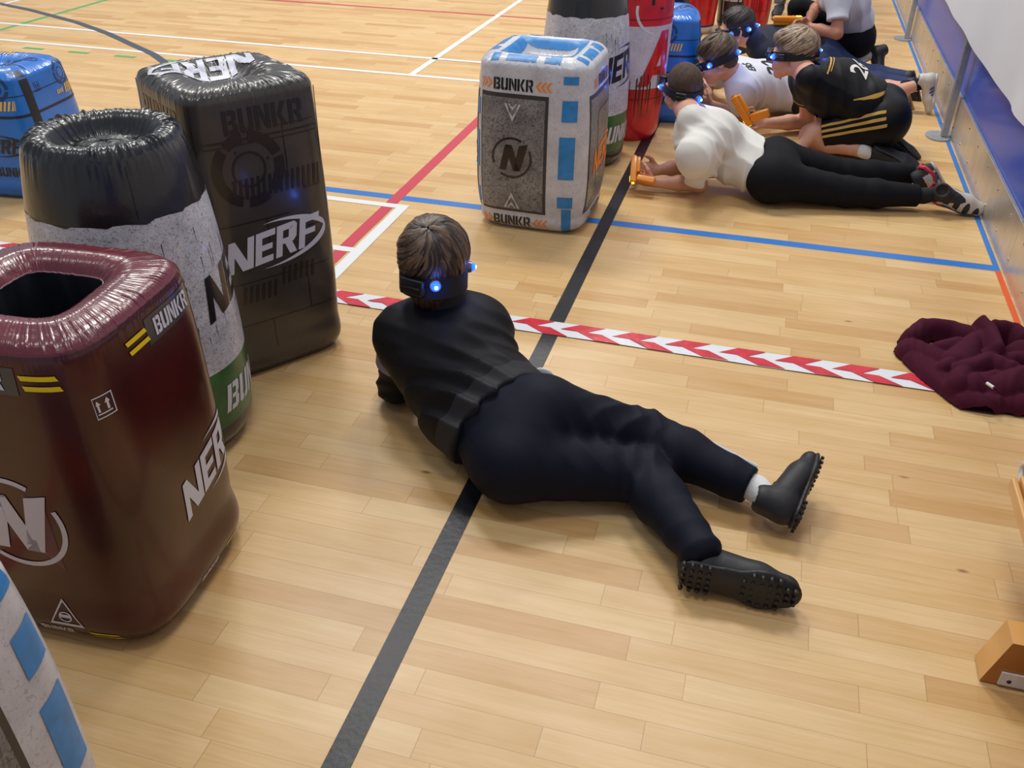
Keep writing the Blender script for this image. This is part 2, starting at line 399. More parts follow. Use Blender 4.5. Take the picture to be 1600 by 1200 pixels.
# ================================================================ floor
def floor_mat():
    m = bpy.data.materials.new('beech_strip_floor'); m.use_nodes = True; nt = m.node_tree; L = nt.links; b = nt.nodes['Principled BSDF']
    def N(t, **k):
        n = nt.nodes.new(t)
        for a, v in k.items(): setattr(n, a, v)
        return n
    def M(op, a, b_=None, c=None):
        n = N('ShaderNodeMath', operation=op)
        for i, x in enumerate((a, b_, c)):
            if x is None: continue
            if hasattr(x, 'is_linked') or hasattr(x, 'links'): L.new(x, n.inputs[i])
            else: n.inputs[i].default_value = x
        return n.outputs[0]
    tc = N('ShaderNodeTexCoord'); sp = N('ShaderNodeSeparateXYZ'); L.new(tc.outputs['Object'], sp.inputs[0])
    X, Y = sp.outputs[0], sp.outputs[1]
    W = 0.0645
    ys = M('DIVIDE', M('ADD', Y, 20*0.129-0.975+0.129*0), W)
    row = M('FLOOR', ys); fy = M('FRACT', ys)
    wn = N('ShaderNodeTexWhiteNoise', noise_dimensions='1D'); L.new(row, wn.inputs['W'])
    Lr = M('ADD', M('MULTIPLY', wn.outputs['Value'], 0.16), 0.40)
    wn2 = N('ShaderNodeTexWhiteNoise', noise_dimensions='1D'); L.new(M('ADD', row, 71.3), wn2.inputs['W'])
    xs = M('DIVIDE', M('ADD', X, M('MULTIPLY', wn2.outputs['Value'], 3.0)), Lr)
    # wobble the joints so that strips differ in length
    cell0 = M('FLOOR', xs)
    cell = cell0; fx = M('FRACT', xs)
    cv = N('ShaderNodeCombineXYZ'); L.new(row, cv.inputs[0]); L.new(cell, cv.inputs[1])
    wc = N('ShaderNodeTexWhiteNoise', noise_dimensions='2D'); L.new(cv.outputs[0], wc.inputs['Vector'])
    ramp = N('ShaderNodeValToRGB'); L.new(wc.outputs['Value'], ramp.inputs[0])
    cr = ramp.color_ramp; cr.elements[0].position = 0; cr.elements[0].color = srgb(202, 160, 106); cr.elements[1].position = 1; cr.elements[1].color = srgb(220, 187, 136)
    for p, c in ((.10, srgb(206, 166, 113)), (.3, srgb(213, 176, 123)), (.7, srgb(217, 181, 128))):
        e = cr.elements.new(p); e.color = c
    # grain: noise stretched along the strip, shifted per strip
    gm = N('ShaderNodeCombineXYZ'); L.new(M('MULTIPLY', M('ADD', X, M('MULTIPLY', wc.outputs['Value'], 37.0)), 2.2), gm.inputs[0]); L.new(M('MULTIPLY', Y, 42.0), gm.inputs[1])
    L.new(M('MULTIPLY', row, 3.1), gm.inputs[2])
    g = N('ShaderNodeTexNoise'); g.inputs['Scale'].default_value = 1.0; g.inputs['Detail'].default_value = 5; g.inputs['Distortion'].default_value = 0.9; L.new(gm.outputs[0], g.inputs[0])
    gm2 = N('ShaderNodeCombineXYZ'); L.new(M('MULTIPLY', X, 3.0), gm2.inputs[0]); L.new(M('MULTIPLY', Y, 9.0), gm2.inputs[1]); L.new(wc.outputs['Value'], gm2.inputs[2])
    g2 = N('ShaderNodeTexNoise'); g2.inputs['Scale'].default_value = 1.3; g2.inputs['Detail'].default_value = 3; L.new(gm2.outputs[0], g2.inputs[0])
    gm3 = N('ShaderNodeCombineXYZ'); L.new(M('MULTIPLY', M('ADD', X, M('MULTIPLY', wc.outputs['Value'], 11.0)), 9.0), gm3.inputs[0]); L.new(M('MULTIPLY', Y, 190.0), gm3.inputs[1])
    g3 = N('ShaderNodeTexNoise'); g3.inputs['Scale'].default_value = 1.0; g3.inputs['Detail'].default_value = 3; L.new(gm3.outputs[0], g3.inputs[0])
    val = M('ADD', M('ADD', M('MULTIPLY', M('SUBTRACT', g3.outputs[0], .5), .16), M('MULTIPLY', M('SUBTRACT', g.outputs[0], .5), .24)), M('MULTIPLY', M('SUBTRACT', g2.outputs[0], .5), .22))
    hsv = N('ShaderNodeHueSaturation'); L.new(ramp.outputs[0], hsv.inputs['Color']); L.new(M('ADD', val, 1.0), hsv.inputs['Value']); L.new(M('SUBTRACT', 1.04, M('MULTIPLY', val, .9)), hsv.inputs['Saturation'])
    # seams
    ey = M('MINIMUM', fy, M('SUBTRACT', 1.0, fy)); ex = M('MULTIPLY', M('MINIMUM', fx, M('SUBTRACT', 1.0, fx)), Lr)
    sy = M('LESS_THAN', M('MULTIPLY', ey, W), 0.0007); sx = M('LESS_THAN', ex, 0.0009)
    wsy = N('ShaderNodeTexNoise'); wsy.inputs['Scale'].default_value = 1.5; L.new(tc.outputs['Object'], wsy.inputs[0])
    seam = M('MAXIMUM', M('MULTIPLY', sy, M('MULTIPLY', wsy.outputs[0], .75)), M('MULTIPLY', sx, .42))
    mx = N('ShaderNodeMix', data_type='RGBA'); L.new(seam, mx.inputs[0]); L.new(hsv.outputs[0], mx.inputs[6]); mx.inputs[7].default_value = srgb(120, 80, 45)
    # little knots
    kn = N('ShaderNodeTexVoronoi'); kn.inputs['Scale'].default_value = 1.0
    km = N('ShaderNodeCombineXYZ'); L.new(M('MULTIPLY', X, 2.3), km.inputs[0]); L.new(M('MULTIPLY', Y, 5.5), km.inputs[1]); L.new(km.outputs[0], kn.inputs[0])
    kr = N('ShaderNodeValToRGB'); L.new(kn.outputs['Distance'], kr.inputs[0]); kr.color_ramp.elements[0].position = .012; kr.color_ramp.elements[0].color = (1, 1, 1, 1); kr.color_ramp.elements[1].position = .04; kr.color_ramp.elements[1].color = (0, 0, 0, 1)
    mk = N('ShaderNodeMix', data_type='RGBA'); L.new(M('MULTIPLY', kr.outputs[0], .75), mk.inputs[0]); L.new(mx.outputs[2], mk.inputs[6]); mk.inputs[7].default_value = srgb(120, 62, 28)
    L.new(mk.outputs[2], b.inputs['Base Color'])
    b.inputs['Roughness'].default_value = 0.36; b.inputs['Coat Weight'].default_value = 0.10; b.inputs['Coat Roughness'].default_value = 0.25
    rn = N('ShaderNodeTexNoise'); rn.inputs['Scale'].default_value = 6; L.new(tc.outputs['Object'], rn.inputs[0])
    L.new(M('ADD', M('MULTIPLY', rn.outputs[0], .16), .33), b.inputs['Roughness'])
    bp = N('ShaderNodeBump'); bp.inputs['Strength'].default_value = .12; bp.inputs['Distance'].default_value = .002
    L.new(M('SUBTRACT', M('MULTIPLY', g2.outputs[0], .4), seam), bp.inputs['Height']); L.new(bp.outputs[0], b.inputs['Normal'])
    return m
fl = MB(); fl.add([(-16, -3, 0), (0.925, -3, 0), (0.925, 20, 0), (-16, 20, 0)], [(0, 1, 2, 3)], floor_mat())
fl.add([(-16, -3, -.03), (0.925, -3, -.03), (0.925, 20, -.03), (-16, 20, -.03)], [(3, 2, 1, 0)], mat('screed', (.3, .28, .25, 1)))
floor = fl.build('floor', smooth=False); tag(floor, kind='structure')

black_tape = mat('black_floor_tape', (.012, .013, .016, 1), .42, noise=.5, nscale=9, bump=.1, bscale=60)
blue_l = mat('blue_court_paint', srgb(44, 118, 200), .35)
white_l = mat('white_court_paint', srgb(232, 234, 232), .35)
red_l = mat('red_court_paint', srgb(203, 62, 78), .35)
green_l = mat('green_court_paint', srgb(84, 172, 96), .35)
grey_l = mat('charcoal_court_paint', srgb(72, 78, 90), .35)
def strip(name, m, rects, z):
    b = MB()
    for x0, y0, x1, y1 in rects:
        b.add([(x0, y0, z), (x1, y0, z), (x1, y1, z), (x0, y1, z)], [(0, 1, 2, 3)], m)
    return b.build(name, floor, smooth=False)
strip('blue_court_line', blue_l, [(-15, 3.372, .90, 3.422)], .0006)
strip('red_court_line', red_l, [(-1.466, -2, -1.416, 16)], .0010)
strip('red_court_line', red_l, [(-15, 7.13, -1.44, 7.165)], .0010)
strip('white_court_line', white_l, [(-1.404, 1.0, -1.358, 3.325), (-5.5, 3.285, -1.404, 3.325), (-1.60, 2.835, -1.404, 2.873)], .0013)
strip('white_court_line', white_l, [(-15, 5.695, -1.0, 5.735), (-15, 5.262, -1.0, 5.302), (-2.125, 5.302, -2.085, 14)], .0013)
strip('black_court_line', black_tape, [(-.570, -2.5, -.520, 12)], .0016)
strip('white_court_line', white_l, [(-5.955, 5.735, -5.915, 14)], .0013)
strip('green_court_line', green_l, [(-5.315, 1, -5.275, 14)], .0008)
strip('green_court_line', green_l, [(x, 5.122, x+.15, 5.158) for x in (-4.77-.345*4, -4.77-.345*3, -4.77-.345*2, -4.77-.345, -4.77, -4.425, -4.08, -3.735, -3.39, -3.045)], .0010)
ab = MB(); av = []      # charcoal arc: circle fitted through the seen points
ap = [(-8.3, 6.35), (-7.2, 6.47), (-6.5, 6.41), (-5.986, 6.31), (-5.562, 6.17), (-4.957, 5.912), (-4.517, 5.67), (-3.866, 5.245), (-3.648, 5.06), (-3.3, 4.68), (-3.0, 4.25), (-2.8, 3.8)]
for i, p in enumerate(ap):
    a = np.array(ap[max(i-1, 0)]); c = np.array(ap[min(i+1, len(ap)-1)]); t = unit(c-a); nrm = np.array([-t[1], t[0]])
    av += [(*(np.array(p)+nrm*.026), .0018), (*(np.array(p)-nrm*.026), .0018)]
ab.add(av, [(2*i+1, 2*i+3, 2*i+2, 2*i) for i in range(len(ap)-1)], grey_l)
ab.build('charcoal_court_arc', floor, smooth=False)

# seam marks and scuffs on the black tape are in its material; tape at the foot of the wall
strip('blue_edge_tape', blue_l, [(.898, 3.372, .918, 14)], .0012)
strip('orange_edge_tape', mat('orange_tape', srgb(222, 84, 20), .4), [(.898, -2, .918, 3.372)], .0012)

# red and white hazard tape
hb = MB(); ht = mat('hazard_tape_white', srgb(226, 228, 232), .35, bump=.2, bscale=30); hr = mat('hazard_tape_red', srgb(208, 38, 56), .35, noise=.15, nscale=30, bump=.2, bscale=30)
Y0, Y1, P_ = 2.446, 2.532, .167; Ym = (Y0+Y1)/2
n = 60; vs = []; fs = []
for i in range(n+1):
    x = -5+i*5.9/n; zz = .0032+.0007*math.sin(i*1.9)
    vs += [(x, Y0+.002*math.sin(i*.7), zz), (x, Y1+.002*math.sin(i*.7), zz)]
hb.add(vs, [(2*i, 2*i+2, 2*i+3, 2*i+1) for i in range(n)], ht)
k = -30
while k*P_ < .75:
    x = k*P_-.02
    if x > -4.9:
        hb.add([(x, Ym, .0045), (x+.085, Ym, .0045), (x+.085+.055, Y1-.001, .0045), (x+.055, Y1-.001, .0045)], [(0, 1, 2, 3)], hr)
        hb.add([(x+.055, Ym, .0045), (x+.055+.08, Ym, .0045), (x+.055+.145, Y0+.001, .0045), (x+.055+.065, Y0+.001, .0045)], [(3, 2, 1, 0)], hr)
    k += 1
hz = hb.build('hazard_tape', smooth=False, origin=(0, Ym, 0)); tag(hz, 'red and white chevron warning tape stuck across the wooden floor', 'tape')

# ================================================================ right side wall
plate_m = mat('scuffed_steel', srgb(214, 206, 194), .34, metal=.70, noise=.10, nscale=9, bump=.12, bscale=14)
blue_w = mat('blue_wall_panel', srgb(38, 88, 206), .38, coat=.25)
wb = MB(); wb.box((.99, 8.5, 1.6), (.10, 23, 3.2), blue_w)
wall = wb.build('wall_right', smooth=False, origin=(.94, 8.5, 0)); tag(wall, kind='structure')
pb = MB(); y = -2.9
joints = [-2.9, -.6, .9, 2.15, 3.35, 4.97, 6.2, 7.3, 8.6, 10, 12, 20]
for a, c in zip(joints[:-1], joints[1:]):
    pb.box((.9325, (a+c)/2, .1025), (.014, c-a-.004, .205), plate_m, bev=.0015, seg=1)
plate = pb.build('baseboard_right', smooth=False, origin=(.93, 8.5, 0)); tag(plate, kind='structure')
sb = MB(); y = 0.0; sm = mat('screw_steel', srgb(200, 200, 200), .25, metal=1); k = 0
while y < 9:
    sb.sphere((.9255, y, .165), (.003, .0065, .0065), sm, 8, 6); sb.sphere((.9255, y+.12, .055), (.003, .006, .006), sm, 8, 6); y += .27
screws = sb.build('screw_head', plate); screws['kind'] = 'stuff'

# white sheeting hung in front of the posts
sh = MB(); ny, nz = 220, 40; vs = []; fs = []
for j in range(ny+1):
    yy = -1+j*13/ny
    for i in range(nz+1):
        t = i/nz; z0 = .500+.004*math.sin(yy*1.1)+.003*math.sin(yy*5.3)
        zz = z0+t*(2.6-z0)
        g = math.exp(-((yy-3.62)/.10)**2)
        xx = .868+.005*math.sin(yy*2.3+t*2)*(1-t)+.003*math.sin(yy*9+t*5)-g*.02*math.exp(-t*5)+.012*math.exp(-((yy-3.62)/.03)**2)*math.exp(-((t-.06)/.05)**2)
        vs.append((xx, yy, zz)); vs.append((xx+.004, yy, zz))
def vi(j, i, s): return ((j*(nz+1))+i)*2+s
for j in range(ny):
    for i in range(nz):
        fs.append((vi(j, i, 0), vi(j, i+1, 0), vi(j+1, i+1, 0), vi(j+1, i, 0))); fs.append((vi(j, i, 1), vi(j+1, i, 1), vi(j+1, i+1, 1), vi(j, i+1, 1)))
    fs.append((vi(j, 0, 0), vi(j+1, 0, 0), vi(j+1, 0, 1), vi(j, 0, 1)))
sh.add(vs, fs, mat('white_sheeting', srgb(226, 228, 232), .55, bump=.1, bscale=12))
o = sh.build('hanging_sheet', origin=(.87, 5, .5)); tag(o, 'white fabric sheet hanging along the blue wall on the right', 'sheet')

def post(yp, label):
    e = empty('barrier_post', (.895, yp, 0), label, 'post', 'steel posts standing against the right wall')
    g = mat('galvanised_steel', srgb(172, 176, 182), .42, metal=.45, noise=.12, nscale=30)
    b = MB(); n = 40; vs = [(.87+.062*math.cos(2*PI*i/n)*1.0, yp+.085*math.sin(2*PI*i/n), z) for z in (.0012, .007) for i in range(n)]
    vs = [(min(x, .924), y_, z) for x, y_, z in vs]
    b.add(vs, [(i, (i+1) % n, n+(i+1) % n, n+i) for i in range(n)]+[tuple(range(n-1, -1, -1)), tuple(range(n, 2*n))], g); b.build('base_plate', e, smooth=False)
    b = MB()
    for dx, dy, sx, sy in ((.010, 0, .004, .045), (-.004, .0205, .026, .004), (-.004, -.0205, .026, .004), (-.016, .013, .004, .014), (-.016, -.013, .004, .014)):
        b.box((.898+dx, yp+dy, .9), (sx, sy, 1.78), g)
    b.build('channel', e, smooth=False)
    b = MB(); dk = mat('slot_shade', (.02, .02, .022, 1), .6)
    for z in (.045, .085, .125, .165):
        b = MB(); b.cyl((.878, yp, z), (.884, yp, z), .005, .005, sm, 10); b.build('bolt', e)
    b = MB(); b.box((.8905, yp, 1.0), (.002, .012, 1.6), dk); b.build('slot_shade_strip', e, smooth=False)  # near-black strip standing in for the shade inside the open channel
post(4.99, 'grey steel post on round base nearest the camera, by the wall')
post(7.32, 'grey steel post on round base farther along the wall')

# ================================================================ inflatable bunkers
def cr(ts, vs, x):
    ts = np.array(ts, float); vs = np.array(vs, float); x = np.asarray(x, float)
    i = np.clip(np.searchsorted(ts, x, side='right')-1, 0, len(ts)-2); m = np.gradient(vs, ts)
    h = ts[i+1]-ts[i]; t = (x-ts[i])/h
    return (2*t**3-3*t**2+1)*vs[i]+(t**3-2*t**2+t)*h*m[i]+(-2*t**3+3*t**2)*vs[i+1]+(t**3-t**2)*h*m[i+1]
def inflatable(c, rot, half, H, n, prof, top, bands, nth=360, nz=70, nt=44, wr=.006, wfreq=42, seed=1, topmat=None, floor_hole=False, half2=None):
    """returns MB of one blown-up block: side rings then the quilted top. prof [(z/H,scale)], top [(t 1->0, dz, scale or None)]"""
    rs = np.random.RandomState(seed); b = MB()
    th = np.linspace(0, 2*PI, nth, endpoint=False)
    cs, sn = np.cos(th), np.sin(th)
    half2 = half2 or half
    rad = 1/((np.abs(cs)/half)**n+(np.abs(sn)/half2)**n)**(1/n)
    ca, sa = math.cos(rot), math.sin(rot)
    ph = rs.rand(24)*6.28; fr = rs.randint(wfreq//3, wfreq*2, 24)
    def wn(t): return sum(np.sin(fr[q]*th+ph[q]+t*5*math.sin(q)) for q in range(24))/5.0
    def ring(sc, z): 
        x = cs*rad*sc; y = sn*rad*sc
        return np.stack([c[0]+x*ca-y*sa, c[1]+x*sa+y*ca, np.zeros(nth)+z], 1)
    zs = sorted(set([0.0, .004, .012, .025]+list(np.linspace(.045, 1-.03, nz)*H/H)+[.985, .993, 1.0]+[zb/H for zb, _ in bands if 0 < zb < H]))
    rings = []; zr = []
    for zf in zs:
        s = float(cr([p[0] for p in prof], [p[1] for p in prof], zf)); edge = math.exp(-((1-zf)/.045)**2); be = math.exp(-(zf/.05)**2)
        pert = 1+edge*.35*wr*wn(.3)/half*.5-(.012*math.exp(-((1-zf)/.006)**2))+be*.002*wn(.7)/half*.3
        rings.append(ring(s*pert, zf*H)); zr.append(zf*H)
    seam = len(rings)-1
    s1 = float(cr([p[0] for p in prof], [p[1] for p in prof], 1.0))
    tt = np.linspace(1, 0, nt+1)[1:-1]
    if top[-1][0] > 0: tt = np.linspace(1, top[-1][0], nt+1)[1:]
    for t in tt:
        dz = float(cr([-q[0] for q in top], [q[1] for q in top], -t))
        a = wr*(math.exp(-((1-t)/.22)**2)*.9+.10)*min(1, (1-t)/.03)+wr*.5*math.exp(-((t-(top[-1][0] or .45))/.15)**2)
        w = wn(t*1.0)
        rings.append(ring(s1*t*(1+0*w), H+dz+a*(w*.6+.4*np.abs(w)-.2))); zr.append(None)
    V = np.concatenate(rings); F = []; idx = np.arange(nth); nx = (idx+1) % nth
    def bandmat(z):
        m = bands[0][1]
        for zb, mm in bands:
            if z >= zb-1e-6: m = mm
        return m
    tm = topmat or bands[-1][1]
    b.v = V.tolist()
    for r in range(len(rings)-1):
        m = tm if r >= seam else bandmat((zr[r]+zr[r+1])/2 if zr[r+1] is not None else H)
        k = b.mi(m); q = np.stack([r*nth+idx, r*nth+nx, (r+1)*nth+nx, (r+1)*nth+idx], 1)
        b.f += [tuple(x) for x in q.tolist()]; b.m += [k]*nth
    b.f.append(tuple(range(nth-1, -1, -1))); b.m.append(b.mi(bands[0][1]))
    last = (len(rings)-1)*nth
    if top[-1][0] == 0:
        b.v.append((c[0], c[1], H+top[-1][1])); k = len(b.v)-1
        b.f += [(last+i, last+(i+1) % nth, k) for i in range(nth)]; b.m += [b.mi(tm)]*nth
    b.last = [b.v[last+i] for i in range(nth)]
    return b
def faceframe(c, rot, half, face, z):
    a = rot+[-PI/2, 0, PI/2, PI][face]; N = np.array([math.cos(a), math.sin(a), 0.]); U = np.cross([0, 0, 1], N)
    return np.array([c[0], c[1], z])+N*half, U, np.array([0, 0, 1.]), N
def facefn(c, rot, half, face, z):
    O, U, V, N = faceframe(c, rot, half, face, z)
    def f(x, y):
        xx = max(-half*.999, min(half*.999, x)) if abs(x) < half else x
        d = np.array([c[0], c[1], 0])
        if abs(x) <= half*.8: n_ = N; p = O+U*x+V*y-N*.05; return p, n_
        s = math.copysign(1, x); ex = abs(x)-half*.8; ang = min(ex/(half*.28), PI/2+.0)   # round the corner
        n_ = N*math.cos(ang)+U*s*math.sin(ang); base = np.array([c[0], c[1], z+y])+N*half*.8+U*s*half*.8
        extra = max(0, ex-half*.28*PI/2)
        return base-N*extra, n_
    return f
def cylfn(c, r, th0, z):
    def f(x, y):
        a = math.radians(th0)+x/r; n_ = np.array([math.cos(a), math.sin(a), 0]); return np.array([c[0], c[1], z+y])+n_*r*.5, n_
    return f
def stripes(n, w, h, gap, sh):
    return [[(i*gap, 0), (i*gap+w, 0), (i*gap+w+sh, h), (i*gap+sh, h)] for i in range(n)]

def concrete(name, a, b_, dark, spk=.5, sc=40, rough=.38):
    m = bpy.data.materials.new(name); m.use_nodes = True; nt = m.node_tree; b = nt.nodes['Principled BSDF']; L = nt.links
    tc = nt.nodes.new('ShaderNodeTexCoord')
    n1 = nt.nodes.new('ShaderNodeTexNoise'); n1.inputs['Scale'].default_value = sc*.25; n1.inputs['Detail'].default_value = 10; n1.inputs['Roughness'].default_value = .7
    n2 = nt.nodes.new('ShaderNodeTexNoise'); n2.inputs['Scale'].default_value = sc*3; n2.inputs['Detail'].default_value = 8; n2.inputs['Distortion'].default_value = 1.5
    L.new(tc.outputs['Object'], n1.inputs[0]); L.new(tc.outputs['Object'], n2.inputs[0])
    r1 = nt.nodes.new('ShaderNodeValToRGB'); r1.color_ramp.elements[0].position = .35; r1.color_ramp.elements[1].position = .65; r1.color_ramp.elements[0].color = a; r1.color_ramp.elements[1].color = b_
    L.new(n1.outputs[0], r1.inputs[0])
    r2 = nt.nodes.new('ShaderNodeValToRGB'); r2.color_ramp.elements[0].position = .30+.12*spk; r2.color_ramp.elements[1].position = .36+.20*spk; r2.color_ramp.elements[0].color = (spk,)*3+(1,); r2.color_ramp.elements[1].color = (0, 0, 0, 1)
    L.new(n2.outputs[0], r2.inputs[0])
    x = nt.nodes.new('ShaderNodeMix'); x.data_type = 'RGBA'; L.new(r2.outputs[0], x.inputs[0]); L.new(r1.outputs[0], x.inputs[6]); x.inputs[7].default_value = dark
    L.new(x.outputs[2], b.inputs['Base Color']); b.inputs['Roughness'].default_value = rough; b.inputs['Coat Weight'].default_value = .15
    bp = nt.nodes.new('ShaderNodeBump'); bp.inputs['Strength'].default_value = .08; bp.inputs['Distance'].default_value = .003; L.new(n1.outputs[0], bp.inputs['Height']); L.new(bp.outputs[0], b.inputs['Normal'])
    return m
blk = mat('black_vinyl', (.011, .011, .013, 1), .30, coat=.5, bump=.25, bscale=16)
char = mat('charcoal_vinyl', srgb(64, 60, 56), .30, coat=.35, noise=.18, nscale=9, bump=.12, bscale=12)
char2 = mat('charcoal_print_dark', srgb(27, 24, 23), .32, coat=.4)
char3 = mat('charcoal_print_mid', srgb(38, 34, 32), .32, coat=.4)
scr = concrete('scratched_white_print', srgb(176, 178, 188), srgb(218, 220, 230), srgb(60, 60, 66), .58, 55)
green_v = mat('green_vinyl', srgb(10, 96, 52), .32, coat=.4, noise=.4, nscale=14)
wht = mat('white_print', srgb(212, 214, 226), .4)
inkb = mat('black_ink', srgb(22, 21, 22), .35, coat=.3)
org = mat('orange_ink', srgb(242, 138, 40), .4)
yel = mat('yellow_ink', srgb(238, 212, 10), .4)
conc = concrete('pale_concrete_print', srgb(186, 187, 194), srgb(212, 213, 220), srgb(90, 90, 96), .35, 40)
greyc = concrete('grey_concrete_print', srgb(104, 104, 106), srgb(146, 146, 148), srgb(38, 38, 40), .72, 34)
edged = mat('panel_edge_ink', srgb(58, 56, 56), .4)
blu_v = mat('blue_vinyl', srgb(20, 112, 206), .34, coat=.4, noise=.12, nscale=8, bump=.12, bscale=10)
blu_i = mat('blue_ink', srgb(46, 132, 200), .4, noise=.15, nscale=30)
drk = mat('dark_line_ink', srgb(28, 34, 44), .4)
blu_d = mat('blue_ink_dark', srgb(24, 62, 110), .4)

def ring_top(h): return [(1.0, 0), (.92, .016*h), (.80, .022*h), (.66, .014*h), (.54, -.010*h), (.47, -.018*h), (.42, -.014*h), (.3, -.006*h), (0, -.003*h)]
# ---- black / white / green drums
def drum(c, label, th_logo, th_text, seed, R=.20):
    prof = [(0, .93), (.03, 1.03), (.12, 1.10), (.30, 1.12), (.55, 1.08), (.8, .99), (.95, .90), (1, .86)]
    b = inflatable(c, 0, R, .785, 2, prof, ring_top(1.15), [(0, blk), (.078, green_v), (.243, scr), (.655, blk)], wr=.0060, wfreq=44, seed=seed, nth=420)
    t = bvh_of(b)
    decal(b, t, nerf_logo(.11, math.radians(8)), (0, 0, 0), (1, 0, 0), (0, 1, 0), inkb, fn=cylfn(c, .22, th_logo, .450))
    decal(b, t, word('BUNKR', .075, shear=.2), (0, 0, 0), (1, 0, 0), (0, 1, 0), wht, fn=cylfn(c, .22, th_text, .155))
    # torn edges of the bands
    ps = []
    rs = np.random.RandomState(seed)
    for k in range(14):
        x = -.6+k*.09+rs.rand()*.03; ps.append([(x, .0), (x+.02+rs.rand()*.03, -.003-rs.rand()*.005), (x+.05+rs.rand()*.03, 0)])
    decal(b, t, ps, (0, 0, 0), (1, 0, 0), (0, 1, 0), blk, fn=cylfn(c, .22, -60, .6555), off=.001)
    dr = []
    for k in range(26):
        x = -.3+rs.rand()*.6; y0 = rs.rand()*.3; l = .02+rs.rand()*.06; dr.append([(x, y0), (x+.0022, y0), (x+.0012, y0-l)])
    decal(b, t, dr, (0, 0, 0), (1, 0, 0), (0, 1, 0), inkb, fn=cylfn(c, .22, -30, .32), off=.001)
    for a in (th_logo-75, th_logo+100):       # upright welded seams
        pts = [np.array([c[0]+math.cos(math.radians(a))*R*float(cr([p[0] for p in prof], [p[1] for p in prof], q))*1.003, c[1]+math.sin(math.radians(a))*R*float(cr([p[0] for p in prof], [p[1] for p in prof], q))*1.003, q*.785]) for q in np.linspace(.84, .985, 12)]
        b.tube(pts, .0013, blk, 5)
    o = b.build('inflatable_drum', origin=(c[0], c[1], 0)); tag(o, label, 'inflatable bunker', 'round inflatable bunkers')
    return o
drum((-1.405, 1.675), 'black topped round inflatable bunker with green band, between maroon and charcoal ones', 34, 24, 3)
drum((-.81, 4.14), 'black topped round inflatable bunker standing behind the pale concrete print block', -22, -22, 5, .182)

# ---- charcoal block with white lettering
c, r_, hf, H = (-1.396, 2.165), .954, .186, .80
prof = [(0, .93), (.03, 1.01), (.15, 1.035), (.5, 1.05), (.85, 1.02), (1, 1.0)]
b = inflatable(c, r_, hf, H, 6.5, prof, [(1, 0), (.93, .012), (.76, .022), (.55, .020), (.36, .000), (.15, -.016), (0, -.018)], [(0, char)], wr=.0032, wfreq=64, seed=11, nth=520)
t = bvh_of(b)
def dc(ps, face, dx, dz, m, off=.0012, **k):
    decal(b, t, rotp(ps, 0, dx, 0), (0, 0, 0), (1, 0, 0), (0, 1, 0), m, fn=facefn(c, r_, hf, face, dz), off=off, **k)
for fc in (0, 3):
    dc(word('BUNKR', .062, wide=1.0), fc, .015, .738, char2)
    dc([rc(-.16, 0, .17, .005), rc(-.16, -.012, .17, -.009)], fc, 0, .69, char2)
    em = arc(.072, .100, 95, 130, 6)+arc(.072, .1, 138, 250, 14)+arc(.072, .1, 262, 300, 6)+arc(.072, .1, 310, 372, 10)+arc(.072, .1, 20, 84, 10)+arc(.042, .048, 0, 360, 26)
    em += rotp(arc(0, .004, 0, 360, 8), 0, .055, .02)+rotp(arc(0, .004, 0, 360, 8), 0, -.05, -.025)+rotp(arc(0, .004, 0, 360, 8), 0, -.03, .05)
    dc(em, fc, -.045, .612, char2, off=.0014)
    dc(rotp(stripes(16, .008, .055, .0165, .006), 0, -.10, 0), fc, 0, .535, char2, off=.0016)
    dc([rc(.06, .01, .063, .15), rc(.05, .15, .16, .153), rc(.1, -.03, .16, -.027), rc(-.16, -.09, .05, -.087), rc(-.02, -.16, -.017, -.09), rc(.05, -.14, .16, -.137)], fc, 0, .56, char2, off=.001)
    dc(nerf_logo(.088, math.radians(6)), fc, -.006, .395, wht, off=.0016)
    dc(rotp(stripes(6, .009, .05, .018, .008)+rotp(stripes(6, .009, .05, .018, .008), 0, .12, .03), 0, -.12, 0), fc, 0, .24, char3)
    dc([rc(-.16, .1, .16, .102), rc(-.16, -.03, .16, -.028), rc(-.04, -.12, -.038, -.03), rc(.08, -.03, .082, .1)], fc, 0, .2, char2, off=.001)
ex = np.array([math.cos(r_), math.sin(r_), 0]); ey = np.array([-math.sin(r_), math.cos(r_), 0])
decal(b, t, nerf_logo(.085), np.array([c[0], c[1], H])-ex*.01+ey*.075, -ex, -ey, wht, step=.008, off=.0016)
for cx_, cy_ in ((1, 1), (1, -1), (-1, -1), (-1, 1)):
    k = .925*hf; p = np.array([c[0], c[1], 0])+ex*cx_*k+ey*cy_*k
    b.tube([p*np.array([1, 1, 0])+np.array([0, 0, z])+(ex*cx_+ey*cy_)*(.004 if 0 else 0) for z in np.linspace(.05, .79, 10)], .0012, char2, 5)
o = b.build('inflatable_block', origin=(*c, 0)); tag(o, 'charcoal inflatable block with large white lettering, tall one behind the drum', 'inflatable bunker')

